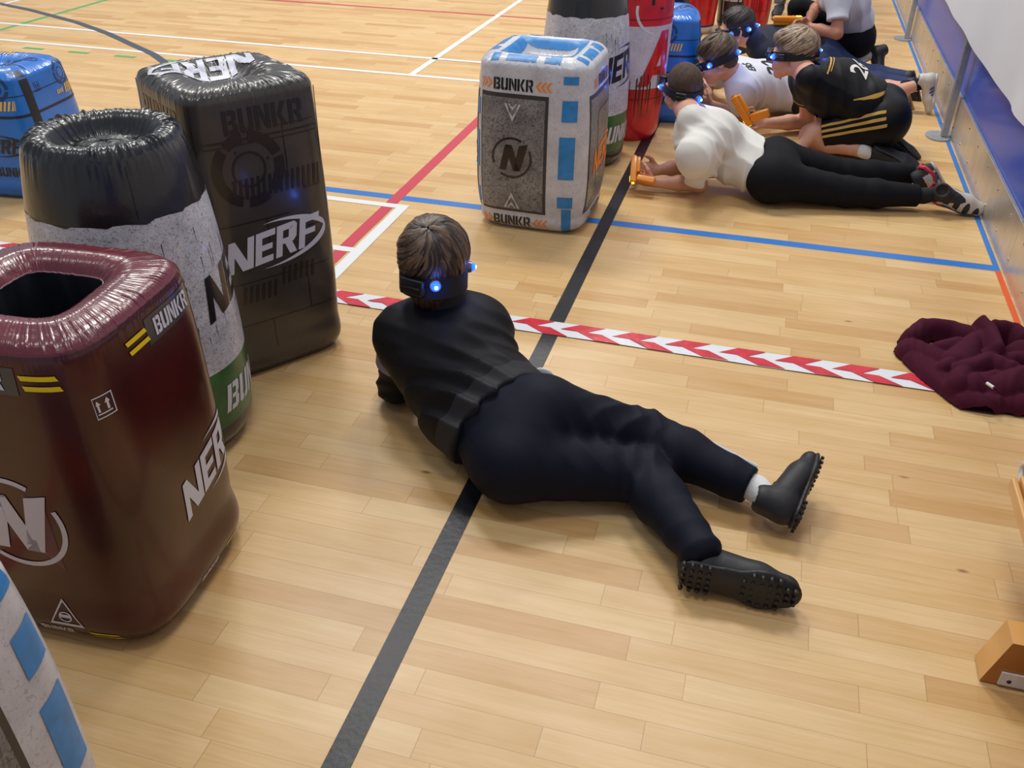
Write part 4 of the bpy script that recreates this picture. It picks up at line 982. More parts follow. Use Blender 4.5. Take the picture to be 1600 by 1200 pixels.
def person(label, base, J, head, spine, back, mats, top='long', legs='long', h=.005, ar=.95, group=None, posts={}, hairspec=None, hs=None, hands=None, marks={}, feet=None, socks=None, nohead=False, thick=1.0, cuff=.93, slv=.66, hem=None, legk=.04, hipr=.102, waistr=.90, legs_extra=None, skin=None):
    base = np.array(base, float); root = empty('person', base, label, 'person', group)
    A = {k: np.array(v, float) for k, v in J.items()}
    skin = skin or skin_m
    # ---- body: one continuous surface
    S = Soft(h)
    sp = [np.array(p, float) for p, r in spine]; sr = [r*thick for p, r in spine]
    for i in range(len(sp)-1): S.cone(sp[i], sp[i+1], sr[i]-.028, sr[i+1]-.028, .02, back, .68)
    S.cone(A['shL'], A['shR'], .036*ar, .036*ar, .015)
    for q in 'LR':
        S.cone(A['sh'+q], A['el'+q], .036*ar, .035*ar, .012); S.cone(A['el'+q], A['el'+q]*.55+A['wa'+q]*.45, .034*ar, .033*ar, .015); S.cone(A['el'+q]*.55+A['wa'+q]*.45, A['wa'+q], .033*ar, .022*ar, .015)
        if 'hip'+q in A:
            S.cone(A['hip'+q], A['kn'+q], .066*ar, .050*ar, .02); S.cone(A['kn'+q], A['kn'+q]*.6+A['an'+q]*.4, .048*ar, .046*ar, .02); S.cone(A['kn'+q]*.6+A['an'+q]*.4, A['an'+q], .046*ar, .026*ar, .02)
            if feet and feet.get(q):
                hl, T, D = feet[q][:3]; T = unit(T); D = unit(np.array(D)-np.dot(D, T)*T)
                S.cone(A['an'+q], np.array(hl)+T*.04+D*.04, .024, .022, .02); S.cone(np.array(hl)+T*.04+D*.04, np.array(hl)+T*.16+D*.030, .024, .020, .02)
        if hands and q in hands: hand_ops(S, A['wa'+q], *hands[q])
    if 'hipL' in A: S.cone(A['hipL'], A['hipR'], .075*ar, .075*ar, .02)
    c, F, U, s = head; M = headM(F, U); c = np.array(c, float)
    if not nohead: W = head_ops(S, c, M, s, A['neck'])
    soft_obj(S, 'body', skin, root, floor=.002, it=2)
    # ---- shirt
    S = Soft(h)
    for i in range(len(sp)-1): S.cone(sp[i], sp[i+1], sr[i], sr[i+1], .05, back, .74)
    S.cone(A['shL'], A['shR'], .056*ar, .056*ar, .07)
    for q in 'LR':
        a, e, w_ = A['sh'+q], A['el'+q], A['wa'+q]; S.cone(a, sp[-2], .058*ar, sr[-2]*.78, .07)
        if top == 'long':
            S.cone(a, e, .058*ar, .050*ar, .03); S.cone(e, w_, .048*ar, .033*ar, .025)
        else:
            S.cone(a, a+(e-a)*slv, .054*ar, .064*ar, .075); S.trim(a+(e-a)*slv, e-a, .072*ar)
    nk = unit(c-A['neck']); S.cone(A['neck']-nk*.02, A['neck']+nk*.02, .062*s, .058*s, .03); S.trim(A['neck']+nk*(.035 if top == 'long' else .012), nk, .068)
    if hem is not None: S.trim(hem[0], hem[1], .30)
    shirt = soft_obj(S, {'long': 'jacket', 'short': 'shirt'}[top], mats['top'], root, posts.get('top'), it=2, mark=marks.get('top'))
    # ---- trousers / shorts
    if 'hipL' in A:
        S = Soft(h)
        S.cone(sp[0], sp[0]*.0+sp[1]*1.0, sr[0]*waistr, sr[1]*waistr*.93, .03, back, .72)
        S.cone(A['hipL'], A['hipR'], hipr*ar, hipr*ar, .05)
        for q in 'LR':
            a, e, w_ = A['hip'+q], A['kn'+q], A['an'+q]
            if legs == 'long':
                S.cone(a, e, .090*ar, .064*ar, legk); S.cone(e, e*.65+w_*.35, .064*ar, .060*ar, .025); S.cone(e*.65+w_*.35, w_, .060*ar, .046*ar, .025); S.trim(e+(w_-e)*(cuff[q] if isinstance(cuff, dict) else cuff), w_-e, .09)
            else:
                S.cone(a, a+(e-a)*.80, .094*ar, .080*ar, .04); S.trim(a+(e-a)*.80, e-a, .12)
        if legs_extra: legs_extra(S)
        soft_obj(S, 'trousers' if legs == 'long' else 'shorts', mats['bot'], root, posts.get('bot'), it=2, mark=marks.get('bot'))
    # ---- socks and shoes
    if feet:
        for q in 'LR':
            if not feet.get(q): continue
            hl, T, D = feet[q][:3]; T = unit(T); D = unit(np.array(D)-np.dot(D, T)*T); k = .9
            if socks:
                S = Soft(.004); a0 = A['an'+q]; kn = A['kn'+q]; ln = socks[1]
                S.cone(a0+(kn-a0)*ln, a0, .031, .029, .02); S.cone(a0, np.array(hl)+T*.038+D*.060, .029, .029, .02)
                soft_obj(S, 'sock', socks[0], root, it=1, mark=(socks[2](a0, kn) if len(socks) > 2 else None))
            shoe(root, hl, T, D, **feet[q][3])
    if not nohead:
        b = MB()
        for q in (-1, 1):
            b.sphere(W(q*.030, .077, .005), .0125*s, eye_w, 14, 10); b.sphere(W(q*.030, .084, .005), .0066*s, eye_d, 10, 8)
        if hairspec: hair(root, W, M, s, *hairspec)
        if hs: headset(root, W, M, s, **hs)
    return root, A, shirt

def blaster(base, fwd, up, label, s=1.0, group='orange laser blasters'):
    """orange pistol: fwd = barrel direction, up = top of the slide, base = point where grip meets the body"""
    fwd = unit(fwd); up = unit(np.array(up)-np.dot(up, fwd)*fwd); R_ = np.cross(fwd, up); R = Matrix((R_, fwd, up)).transposed(); base = np.array(base, float)
    og = mat('orange_plastic', srgb(232, 140, 18), .38, coat=.2); sc_ = mat('lit_screen', (.85, .95, .05, 1), .4, emit=1.6); bk = mat('black_plastic', (.01, .01, .01, 1), .4)
    W = lambda x, y, z: base+s*(x*R_+y*fwd+z*up)
    e = empty('toy_blaster', base, label, 'toy blaster', group)
    b = MB(); b.box(W(0, .045, .022), (.030*s, .17*s, .034*s), og, R, .006*s, 2); b.box(W(0, .075, -.002), (.024*s, .10*s, .022*s), og, R, .005*s, 2)
    g = R @ Matrix.Rotation(math.radians(-14), 3, 'X'); b.box(W(0, -.020, -.045), (.026*s, .042*s, .10*s), og, g, .008*s, 3)
    b.tube([W(0, .0, -.012), W(0, .010, -.034), W(0, .034, -.036), W(0, .044, -.012)], .0035*s, og, 6); b.build('frame', e)
    b = MB(); b.cyl(W(0, .128, .022), W(0, .136, .022), .012*s, .011*s, og, 18); b.cyl(W(0, .1361, .022), W(0, .1366, .022), .0085*s, .0085*s, bk, 18); b.build('muzzle', e)
    b = MB(); b.box(W(0, -.015, .0395), (.018*s, .030*s, .003*s), sc_, R, .001, 1); b.box(W(0, -.0405, .022), (.016*s, .002*s, .014*s), sc_, R); b.build('screen', e)
    b = MB(); b.box(W(0, .014, -.016), (.008*s, .006*s, .020*s), bk, R, .002*s, 1); b.build('trigger', e)
    return e

# ------------------------------------------------------------ the boy in the foreground
jk = two_tone('black_tracksuit_top', srgb(20, 19, 22), srgb(46, 46, 50), rough=.62, bump=.10, bscale=500)
tr = two_tone('navy_black_trousers', srgb(12, 17, 33), srgb(205, 208, 214), rough=.68, bump=.08, bscale=500)
boot = mat('black_boot', (.012, .012, .015, 1), .55, coat=.0, bump=.1, bscale=60); boot_s = mat('black_rubber_sole', (.012, .011, .012, 1), .5)
JA = dict(shL=at(628, 523, .235), shR=at(752, 512, .235), neck=at(687, 466, .325), elL=at(620, 602, .055), elR=at(776, 552, .045), waL=at(640, 520, .05), waR=at(700, 478, .06),
          hipL=at(800, 722, .105), hipR=at(848, 648, .165), knL=at(1003, 742, .07), knR=at(1008, 682, .09), anL=at(1093, 860, .080), anR=at(1182, 764, .06))
hA = at(679, 412, .420)
spA = [(at(800, 672, .125), .160), (at(748, 625, .145), .150), (at(708, 560, .185), .150), (at(693, 510, .24), .118)]
def jk_post(P):
    d = folds(P, at(740, 620, .2), (.3, 1, .2), .14, 17, .0085, 1)+folds(P, at(690, 640, .15), (.2, 1, .4), .12, 17, .008, 2)
    d += folds(P, at(770, 560, .2), (.1, 1, .5), .10, 21, .007, 3)+folds(P, at(690, 520, .3), (0, .6, 1), .13, 10, .004, 4)+folds(P, JA['elL'], (0, .4, 1), .09, 26, .005, 5)+folds(P, JA['shL'], (.3, 1, 1), .08, 20, .003, 6)
    return d+.0012*vnoise(P, 40, 7)
def tr_post(P):
    d = folds(P, JA['knL']+(0, 0, .03), (1, .15, .2), .085, 22, .0045, 11)+folds(P, JA['knR']+(0, 0, .02), (1, .3, .2), .085, 22, .0045, 12)
    d += folds(P, at(905, 705, .12), (.6, .8, .3), .10, 20, .0045, 13)+folds(P, at(960, 660, .15), (.8, -.5, .0), .08, 22, .005, 14)
    d += folds(P, JA['anL'], (.5, -1, 0), .10, 18, .003, 15)+folds(P, JA['anR'], (1, -.2, 0), .11, 14, .0025, 16)
    return d+.0010*vnoise(P, 35, 17)
dA = unit(np.array(spA[0][0])-spA[1][0])
def jk_mark(V):   # hem band and the mauve panels
    t = (V-np.array(at(776, 655, .14)))@dA
    return np.minimum(t+.055, .2)
def tr_mark(V):   # white piping down the outside of the far shin
    a, b_ = JA['knR'], JA['anR']; ax = unit(b_-a); t = (V-a)@ax; q = V-a-t[:, None]*ax; sd = unit(np.cross(ax, (0, 0, 1)))*-1
    ang = np.arctan2(q[:, 2], q@sd)
    return np.where((t > .10) & (t < .32), .010/.055-np.abs(ang-.55), -1)
fA = dict(L=(at(1056, 898, .055), (1, .02, -.02), (.02, .95, -.10), dict(m_up=boot, m_sole=boot_s, studs=True, L=.262)),
          R=(at(1242, 826, .045), (.22, .95, .22), (-.88, .32, .22), dict(m_up=boot, m_sole=boot_s, studs=True, L=.235)))
hairA = [mat('brown_hair_%d' % i, srgb(*c_), .42, noise=.3, nscale=60, vec=(1, 1, .2)) for i, c_ in enumerate(((60, 45, 34), (82, 62, 47), (42, 31, 24), (104, 82, 62)))]
rA, _, jacketA = person('person lying propped on elbows in black tracksuit and black studded boots, nearest the camera', (at(800, 690, 0)[0], at(800, 690, 0)[1], 0), JA, (hA, (-.10, .98, -.12), (0, .12, 1), .94), spA, (.1, -.45, .9),
    dict(top=jk, bot=tr), h=.0048, posts=dict(top=jk_post, bot=tr_post), marks=dict(top=jk_mark, bot=tr_mark), hairspec=(hairA, 'mop', 3), feet=fA, socks=(sock_w, .16), ar=1.02,
    cuff=dict(L=1.13, R=.95), hem=(at(776, 655, .14), np.array(at(800, 672, .125))-at(748, 625, .145)), legk=.022, hipr=.096, waistr=.90,
    hands=dict(L=((0.25, 1, .1), (.8, -.1, .5), -1, 1.0), R=((-.9, .5, .15), (.2, .8, .3), 1, 1.0)),
    hs=dict(rx=.087, ry=.104, z0=-.030, tilt=-.002, leds=[(161, .008), (72, .022), (-60, .02)], boxes=[(198, .075, .046, .022), (0, .12, .05, .03)], hgt=.066))
b = MB()
for q, ang0 in (('L', 1), ('R', -1)):
    a, e_ = JA['sh'+q], JA['el'+q]; ax = unit(e_-a); p = a+(e_-a)*.42; sd = unit(JA['sh'+q]-JA['sh'+('R' if q == 'L' else 'L')]); sd = unit(sd-ax*(sd@ax))
    u1 = unit(np.cross(sd, ax)); v = []
    for i in range(9):
        for j in range(2):
            t = -1.3+2.6*i/8; v.append(p+ax*(.022 if j else -.022)+(sd*math.cos(t)+u1*math.sin(t))*.0635)
    b.add(v, [(2*i, 2*i+2, 2*i+3, 2*i+1) for i in range(8)], mat('mauve_panel', srgb(132, 124, 148), .7)); b.build('sleeve_panel', jacketA); b = MB()
b = MB(); cc = JA['neck']+(hA-JA['neck'])*.30; axn = unit(hA-JA['neck']); e1 = unit(np.cross(axn, (1, 0, 0))); e2 = np.cross(axn, e1); v = []
for i in range(40):
    t = 2*PI*i/40
    for r, z in ((.070, -.04), (.0665, .078), (.060, .082), (.053, -.03)): v.append(cc+axn*z+(e1*math.cos(t)+e2*math.sin(t))*r)
b.add(v, [(i*4+k, i*4+(k+1) % 4, ((i+1) % 40)*4+(k+1) % 4, ((i+1) % 40)*4+k) for i in range(40) for k in range(4)], mat('collar_black', srgb(16, 15, 17), .7)); b.build('collar', jacketA)
a_, b_ = JA['knR'], JA['anR']; dr = unit((.30, .75, .62)); b = MB(); b.tube([a_+(b_-a_)*t+dr*(.0655+(.0500-.0655)*t)*1.0 for t in np.linspace(.28, .93, 14)], .0042, mat('white_piping', srgb(212, 214, 220), .6), 6, .5); b.build('leg_piping', rA)
b = MB(); p = at(850, 590, .10); b.sphere(p+np.array((-.004, .004, .006)), (.030, .010, .022), sock_w, 20, 12)
b.build('shirt_hem', rA)
blaster(at(652, 462, .12), (-.35, .9, .05), (.1, 0, 1), 'orange toy blaster mostly hidden by the head of the nearest boy', .9)

# ------------------------------------------------------------ second player: white T-shirt, lying
def cloth_post(cs, seed, fine=.001):
    def f(P):
        d = fine*vnoise(P, 38, seed)
        for i, (c, dr, R, fq, am) in enumerate(cs): d = d+folds(P, c, dr, R, fq, am, seed+i*7)
        return d
    return f
tee = mat('white_cotton', srgb(222, 220, 214), .8, bump=.1, bscale=400, sheen=.1)
jog = mat('black_joggers', srgb(15, 16, 22), .8, bump=.12, bscale=350, spec=.2)
trn = two_tone('runner_upper', srgb(52, 50, 52), srgb(196, 190, 182), rough=.6); trs = mat('pale_rubber_sole', srgb(188, 182, 170), .6); trr = mat('red_shoe_trim', srgb(196, 40, 62), .5); tre = mat('teal_shoe_trim', srgb(52, 92, 104), .5)
def run_mark(W, k, T, Sd, D, heel):
    def f(V):
        q = V-heel; t = q@T/k; s_ = q@Sd/k; d = q@D/k
        zig = .35*np.sin(t*150)+.5*np.sin(s_*60)
        m = np.where(d > .070, -1, zig+.40)
        m = np.where((d < .032) & (t > .03), .4+.9*np.sin(t*62+1), m)
        return np.where(t < .03, -.5, m)
    return f
def runner(o, W, k):
    b = MB(); b.tube([W(-.002, -.024, .045), W(-.006, 0, .058), W(-.002, .024, .045), W(.04, .036, .030), W(.07, .037, .032)], .0085, trr, 8, .5); b.tube([W(-.002, -.024, .045), W(.04, -.036, .030), W(.07, -.037, .032)], .0085, trr, 8, .5); b.build('heel_trim', o)
    for sd in (-1, 1):
        b = MB(); b.tube([W(.05, sd*.038, .020), W(.09, sd*.037, .036), W(.13, sd*.036, .024), W(.17, sd*.038, .024), W(.20, sd*.030, .020)], .0065, tre, 8, .5)
        b.tube([W(.06, sd*.035, .058), W(.09, sd*.032, .050), W(.12, sd*.034, .034)], .006, trs, 8, .5); b.build('side_trim', o)
JB = dict(shL=at(1086, 243, .225), shR=at(1118, 208, .25), neck=at(1079, 182, .325), elL=at(1093, 288, .045), elR=at(1066, 260, .045), waL=at(1022, 285, .045), waR=at(1028, 266, .05),
          hipL=at(1205, 280, .105), hipR=at(1212, 250, .12), knL=at(1325, 300, .065), knR=at(1322, 272, .065), anL=at(1443, 306, .065), anR=at(1434, 272, .075))
hB = at(1067, 138, .395); MBx = (-.38, .92, .0)
spB = [(at(1208, 262, .125), .125), (at(1172, 255, .13), .128), (at(1130, 232, .17), .135), (at(1102, 212, .240), .122), (at(1086, 187, .295), .066)]
fB = dict(L=(at(1450, 300, .065), (.93, -.12, -.22), (-.25, -.72, .50), dict(m_up=trn, m_sole=trs, L=.235, extra=runner, mark=run_mark)), R=(at(1458, 250, .165), (.62, .02, -.78), (-.78, -.15, -.6), dict(m_up=trn, m_sole=trs, L=.235, extra=runner, mark=run_mark)))
buzz = [mat('cropped_brown_hair', srgb(74, 54, 42), .75, noise=.25, nscale=90, bump=.4, bscale=500)]
person('person with cropped hair lying in plain white T-shirt and black joggers', (.3, 3.9, 0), JB, (hB, MBx, (.10, -.10, 1), .97), spB, (-.1, -.2, 1),
    dict(top=tee, bot=jog), top='short', h=.005, hairspec=(buzz, 'buzz', 5), feet=fB, socks=(mat('black_ankle_sock', srgb(18, 18, 20), .85), .18), cuff=.93,
    hem=(at(1188, 262, .13), (1, .05, -.05)), posts=dict(top=cloth_post([(at(1140, 250, .2), (.5, 1, .3), .16, 13, .010), (at(1160, 280, .08), (1, .2, .2), .12, 15, .010), (at(1090, 262, .14), (.3, .6, 1), .10, 17, .011), (at(1095, 225, .24), (.6, .3, .6), .10, 15, .008), (at(1100, 220, .25), (.2, .6, 1), .12, 12, .004)], 61),
    bot=cloth_post([(at(1240, 270, .1), (1, .2, .3), .12, 13, .005), (at(1325, 290, .06), (1, 0, 0), .12, 16, .003)], 71)),
    hands=dict(L=((-1, .12, .15), (.1, .9, .3), 1, 1.05), R=((-1, -.25, .1), (.1, -.9, .3), -1, 1.05)),
    hs=dict(rx=.081, ry=.099, z0=.000, tilt=.012, leds=[(152, -.006), (-75, -.006), (66, 0)], boxes=[(-38, .075, .055, .035), (58, .06, .05, .03), (205, .05, .034, .012)], hgt=.036))
blaster(at(996, 276, .075), (-.12, .78, .52), (-.9, .2, .1), 'orange toy blaster held by the cropped haired boy in white, beside the black line', .80)

# ------------------------------------------------------------ third player: black and gold kit, crouching on knees and elbows
kit = two_tone('black_gold_shirt', srgb(17, 19, 26), srgb(196, 150, 58), rough=.5, bump=.15, bscale=300)
kits = two_tone('black_gold_shorts', srgb(12, 13, 18), srgb(204, 164, 84), rough=.5)
gold = mat('gold_trim', srgb(196, 150, 58), .5)
JC = dict(shL=at(1282, 130, .325), shR=at(1262, 120, .31), neck=at(1262, 118, .37), elL=at(1294, 186, .15), elR=at(1262, 190, .05), waL=at(1250, 230, .04), waR=at(1196, 193, .06),
          hipL=at(1382, 190, .185), hipR=at(1380, 168, .19), knL=at(1268, 212, .07), knR=at(1300, 190, .07), anL=at(1350, 236, .055), anR=at(1372, 212, .055))
hC = at(1238, 84, .435)
spC = [(at(1380, 178, .20), .125), (at(1345, 155, .26), .130), (at(1306, 136, .30), .135), (at(1280, 126, .33), .105)]
fC = dict(L=(at(1366, 222, .105), (.94, -.12, -.30), (-.25, .25, -.9), dict(m_up=boot, m_sole=boot_s, L=.235)), R=(at(1392, 202, .12), (.80, -.20, -.50), (-.3, .1, -.9), dict(m_up=boot, m_sole=boot_s, L=.20)))
def kit_mark(V):
    out = np.full(len(V), -1.0)
    for q in 'LR':      # gold cuff ring on each sleeve
        a, e = JC['sh'+q], JC['el'+q]; t = (V-a)@unit(e-a); L_ = np.linalg.norm(e-a)*.45; r = np.linalg.norm(V-a-t[:, None]*unit(e-a), axis=1)
        out = np.maximum(out, np.where(r < .09, .005-np.abs(t-L_+.022), -1))
    a = np.array(at(1290, 165, .22)); b_ = np.array(at(1338, 152, .25)); t = np.clip((V-a)@(b_-a)/((b_-a)@(b_-a)), 0, 1); d = np.linalg.norm(V-a-t[:, None]*(b_-a)-np.array((0, 0, -.02))*np.sin(t*PI)[:, None], axis=1)
    side = V[:, 1] < (a[1]+b_[1])/2+.0
    return np.maximum(out, -1)
def kits_mark(V):       # three gold bands along the outside of the near thigh
    a, e = JC['hipL'], JC['knL']; ax = unit(e-a); t = (V-a)@ax; q = V-a-t[:, None]*ax; up_ = unit(np.cross(ax, np.cross((0, 0, 1), ax))); sd = np.cross(up_, ax)
    ang = np.arctan2(q@up_, -(q@sd)*(1 if (np.array(sd)[1] > 0) else -1)); ang2 = np.abs(ang)
    m = np.full(len(V), -1.0)
    for c_ in (.05, .33, .61): m = np.maximum(m, .065-np.abs(ang-c_))
    return np.where((t > -.03) & (t < .33), m, -1)
blond = [mat('fair_hair_%d' % i, srgb(*c_), .45, noise=.25, nscale=60) for i, c_ in enumerate(((122, 100, 78), (150, 126, 100), (92, 72, 56), (170, 148, 122)))]
rC, _, shC = person('person with fair hair crouching in black and gold football kit', (.4, 4.5, 0), JC, (hC, (-.96, .02, -.12), (-.12, 0, 1), .97), spC, (-.25, 0, 1),
    dict(top=kit, bot=kits), top='short', legs='short', h=.005, hairspec=(blond, 'blond', 9), feet=fC, socks=(sock_w, .22), marks=dict(top=kit_mark, bot=kits_mark), hipr=.09, ar=1.13, slv=.45,
    hem=(at(1362, 170, .22), (.95, .05, -.3)),
    posts=dict(top=cloth_post([(at(1320, 150, .3), (1, .2, .2), .15, 14, .006), (at(1350, 165, .25), (1, .5, .2), .12, 17, .006), (at(1285, 150, .28), (.4, .4, 1), .1, 18, .004)], 81), bot=cloth_post([(at(1340, 195, .15), (1, 0, -.5), .14, 15, .005)], 91)),
    hands=dict(L=((-.7, -.5, -.1), (-.1, .2, -1), 1, .5), R=((-.9, -.05, .35), (-.2, -.85, .4), 1, 1.05)),
    hs=dict(rx=.085, ry=.103, z0=.004, tilt=.000, leds=[(-38, .0), (165, 0), (38, 0)], boxes=[(-58, .05, .030, .014), (0, .10, .045, .028), (185, .05, .04, .014)], hgt=.040))
# collar, gold curve and lettering on the shirt are part of the shirt's look
b = MB(); tre_ = bvh_of(type('q', (), dict(v=[tuple(v.co+Vector(parent_world(shC))) for v in shC.data.vertices], f=[tuple(p.vertices) for p in shC.data.polygons]))())
Ub = unit(np.array(spC[1][0])-spC[3][0]); Nb = unit(np.array((-.30, -.25, 1.0))); Nb = unit(Nb-Ub*np.dot(Nb, Ub)); Vb = np.cross(Nb, Ub)
decal(b, tre_, text_polys('26', .12), np.array(spC[2][0])+Nb*.05+Ub*.05, Vb, -Ub, mat('white_kit_print', srgb(220, 218, 212), .5), off=.0025, step=.01)
b.build('shirt_number', shC); b = MB()
decal(b, tre_, [rc(-.09, -.004, .09, .004), rc(-.07, .010, .07, .014)], np.array(spC[3][0])+Nb*.05+Ub*.0, -Vb, Ub, gold, off=.0025, step=.01)
b.build('neck_stripe', shC); b = MB()
Us = unit(np.array(at(1338, 156, .24))-at(1290, 168, .24)); Ns = unit((-.05, -1, .35)); Vs = unit(np.cross(Ns, Us))
cur = []
for i in range(14):
    x0, x1 = -.07+i*.011, -.07+(i+1)*.011; yb = lambda x: -.030*math.cos(x*14); hw = lambda x: .011*max(.15, 1-abs(x)/.095); cur.append([(x0, yb(x0)-hw(x0)), (x1, yb(x1)-hw(x1)), (x1, yb(x1)+hw(x1)), (x0, yb(x0)+hw(x0))])
decal(b, tre_, cur, at(1314, 160, .24), Us, Vs, gold, off=.0025, step=.01)
b.build('gold_flash', shC)
blaster(at(1172, 182, .135), (-.62, .10, .78), (-.8, .1, -.62), 'orange toy blaster held upright by the fair haired player in black and gold', .95)

# ------------------------------------------------------------ fourth player: white football shirt with black lettering, lying behind
JD = dict(shL=at(1158, 140, .21), shR=at(1150, 112, .22), neck=at(1145, 115, .28), elL=at(1158, 180, .045), elR=at(1105, 128, .05), waL=at(1114, 164, .05), waR=at(1108, 148, .05),
          hipL=at(1268, 158, .10), hipR=at(1272, 138, .10), knL=at(1360, 158, .06), knR=at(1365, 140, .06), anL=(.80, 5.44, .15), anR=at(1418, 135, .11))
hD = at(1120, 92, .35)
spD = [(at(1268, 148, .11), .12), (at(1230, 142, .12), .125), (at(1190, 132, .16), .13), (at(1165, 124, .21), .10)]
wshoe = mat('white_leather_shoe', srgb(206, 200, 190), .5); gum = mat('gum_sole', srgb(172, 140, 84), .55); navy_s = mat('navy_stripe', srgb(40, 60, 130), .5)
def striped(o, W, k):
    for sd in (-1, 1):
        for i in range(3):
            b = MB(); b.tube([W(.075+i*.02, sd*.0385, .018), W(.087+i*.02, sd*.036, .036), W(.098+i*.02, sd*.024, .058)], .0045, navy_s, 6, .4); b.build('shoe_stripe', o)
def band2(a0, kn):
    ax = unit(kn-a0)
    def f(V): t = (V-a0)@ax; return np.maximum(.006-np.abs(t-.075), .006-np.abs(t-.052))
    return f
fD = dict(L=(np.array((.865, 5.42, .215)), (.08, -.10, -1), (-1, 0, 0), dict(m_up=wshoe, m_sole=wshoe, L=.215, extra=striped)), R=(at(1428, 150, .06), (-.2, .2, .3), (.2, .9, -.2), dict(m_up=wshoe, m_sole=gum, L=.20, extra=striped)))
fD['R'] = (at(1420, 140, .10), (.45, .0, -.85), (-.8, -.1, -.5), dict(m_up=wshoe, m_sole=gum, L=.20, extra=striped))
sh_b = [mat('short_brown_hair_%d' % i, srgb(*c_), .55, noise=.2, nscale=60) for i, c_ in enumerate(((84, 66, 50), (104, 84, 64), (62, 48, 38)))]
wkit = mat('white_football_shirt', srgb(214, 216, 226), .6, bump=.1, bscale=300)
rD, _, shD = person('person lying in white football shirt with black lettering', (.2, 5.0, 0), JD, (hD, (-.85, -.15, -.40), (-.35, -.05, 1), .97), spD, (-.2, -.1, 1),
    dict(top=wkit, bot=mat('black_sport_shorts', srgb(16, 17, 22), .6)), top='short', legs='short', h=.0055, hairspec=(sh_b, 'short', 12), feet=fD, socks=(sock_b, .42, band2),
    hem=(at(1252, 146, .12), (1, .1, -.1)), posts=dict(top=cloth_post([(at(1200, 150, .12), (.7, .6, .4), .16, 13, .007), (at(1165, 150, .18), (.2, .8, .6), .1, 15, .005)], 101)),
    hands=dict(L=((-.9, .5, .1), (.2, .8, .2), 1, 1.0), R=((-1, .2, .1), (0, -.8, .3), -1, 1.0)),
    hs=dict(rx=.081, ry=.099, z0=.002, tilt=.0, leds=[(-62, 0), (-150, 0), (-20, -.004)], boxes=[(0, .10, .05, .03)], hgt=.040))
b = MB(); tree = bvh_of(type('q', (), dict(v=[tuple(v.co+Vector(parent_world(shD))) for v in shD.data.vertices], f=[tuple(p.vertices) for p in shD.data.polygons]))())
Ub = unit(np.array(spD[0][0])-spD[3][0]); Nb = unit(np.array((-.1, -.75, .9))); Nb = unit(Nb-Ub*np.dot(Nb, Ub)); Vb = np.cross(Nb, Ub); ink = mat('black_kit_print', srgb(24, 24, 28), .5)
decal(b, tree, text_polys('ERS', .055), np.array(spD[3][0])+Nb*.05-Ub*.035, Vb if np.cross(Vb, -Ub)@Nb > 0 else -Vb, -Ub, ink, off=.0025, step=.01)
b.build('shirt_lettering', shD); b = MB()
decal(b, tree, text_polys('22', .13), np.array(spD[2][0])+Nb*.05-Ub*.025, Vb if np.cross(Vb, -Ub)@Nb > 0 else -Vb, -Ub, ink, off=.0025, step=.01)
b.build('shirt_number', shD); b = MB()
decal(b, tree, text_polys('4', .05), np.array(JD['shL'])*.45+JD['elL']*.55, (-.9, .3, 0), (0, .2, 1), ink, off=.0025, step=.01)
b.build('sleeve_number', shD)

# ------------------------------------------------------------ fifth player: navy top, dark hair
JE = dict(shL=at(1192, 84, .20), shR=at(1188, 62, .21), neck=at(1176, 62, .27), elL=at(1180, 112, .05), elR=at(1150, 75, .05), waL=at(1140, 100, .05), waR=at(1125, 72, .06),
          hipL=at(1290, 102, .11), hipR=at(1285, 82, .12), knL=at(1352, 116, .065), knR=at(1350, 98, .065), anL=(.80, 5.68, .07), anR=(.80, 5.84, .07))
JE['knL'] = (.50, 5.78, .065); JE['knR'] = (.50, 5.92, .065)
hE = at(1150, 45, .325)
spE = [(at(1285, 90, .12), .125), (at(1250, 84, .14), .135), (at(1215, 76, .175), .145), (at(1195, 68, .21), .115)]
dkh = [mat('dark_hair_%d' % i, srgb(*c_), .5) for i, c_ in enumerate(((34, 26, 24), (46, 34, 30), (26, 20, 18)))]
navy = mat('navy_sweatshirt', srgb(14, 22, 44), .8, bump=.1, bscale=300)
fE = dict(L=(at(0, 0, 0)*0+np.array((.80, 5.68, .13)), (.35, 0, -.9), (-.85, 0, -.35), dict(m_up=boot, m_sole=boot_s, L=.21)), R=(np.array((.80, 5.84, .13)), (.35, .0, -.9), (-.85, 0, -.35), dict(m_up=boot, m_sole=boot_s, L=.21)))
person('person with dark hair in navy sweatshirt lying on front, farthest of those lying', (.2, 5.8, 0), JE, (hE, (-.80, -.20, -.2), (-.2, 0, 1), .97), spE, (-.2, -.1, 1),
    dict(top=navy, bot=mat('blue_trousers', srgb(24, 44, 92), .7)), h=.006, hairspec=(dkh, 'short', 15), feet=fE, socks=(sock_w, .15),
    posts=dict(top=cloth_post([(at(1220, 90, .15), (1, .5, .2), .18, 10, .006)], 111)), hands=dict(L=((-1, .2, .1), (0, .8, .2), 1, 1.0), R=((-1, .1, .1), (0, -.8, .2), -1, 1.0)),
    hs=dict(rx=.080, ry=.098, z0=-.006, tilt=.0, leds=[(-118, .002), (-62, -.004), (-172, 0)], boxes=[(0, .10, .05, .03)], hgt=.040))

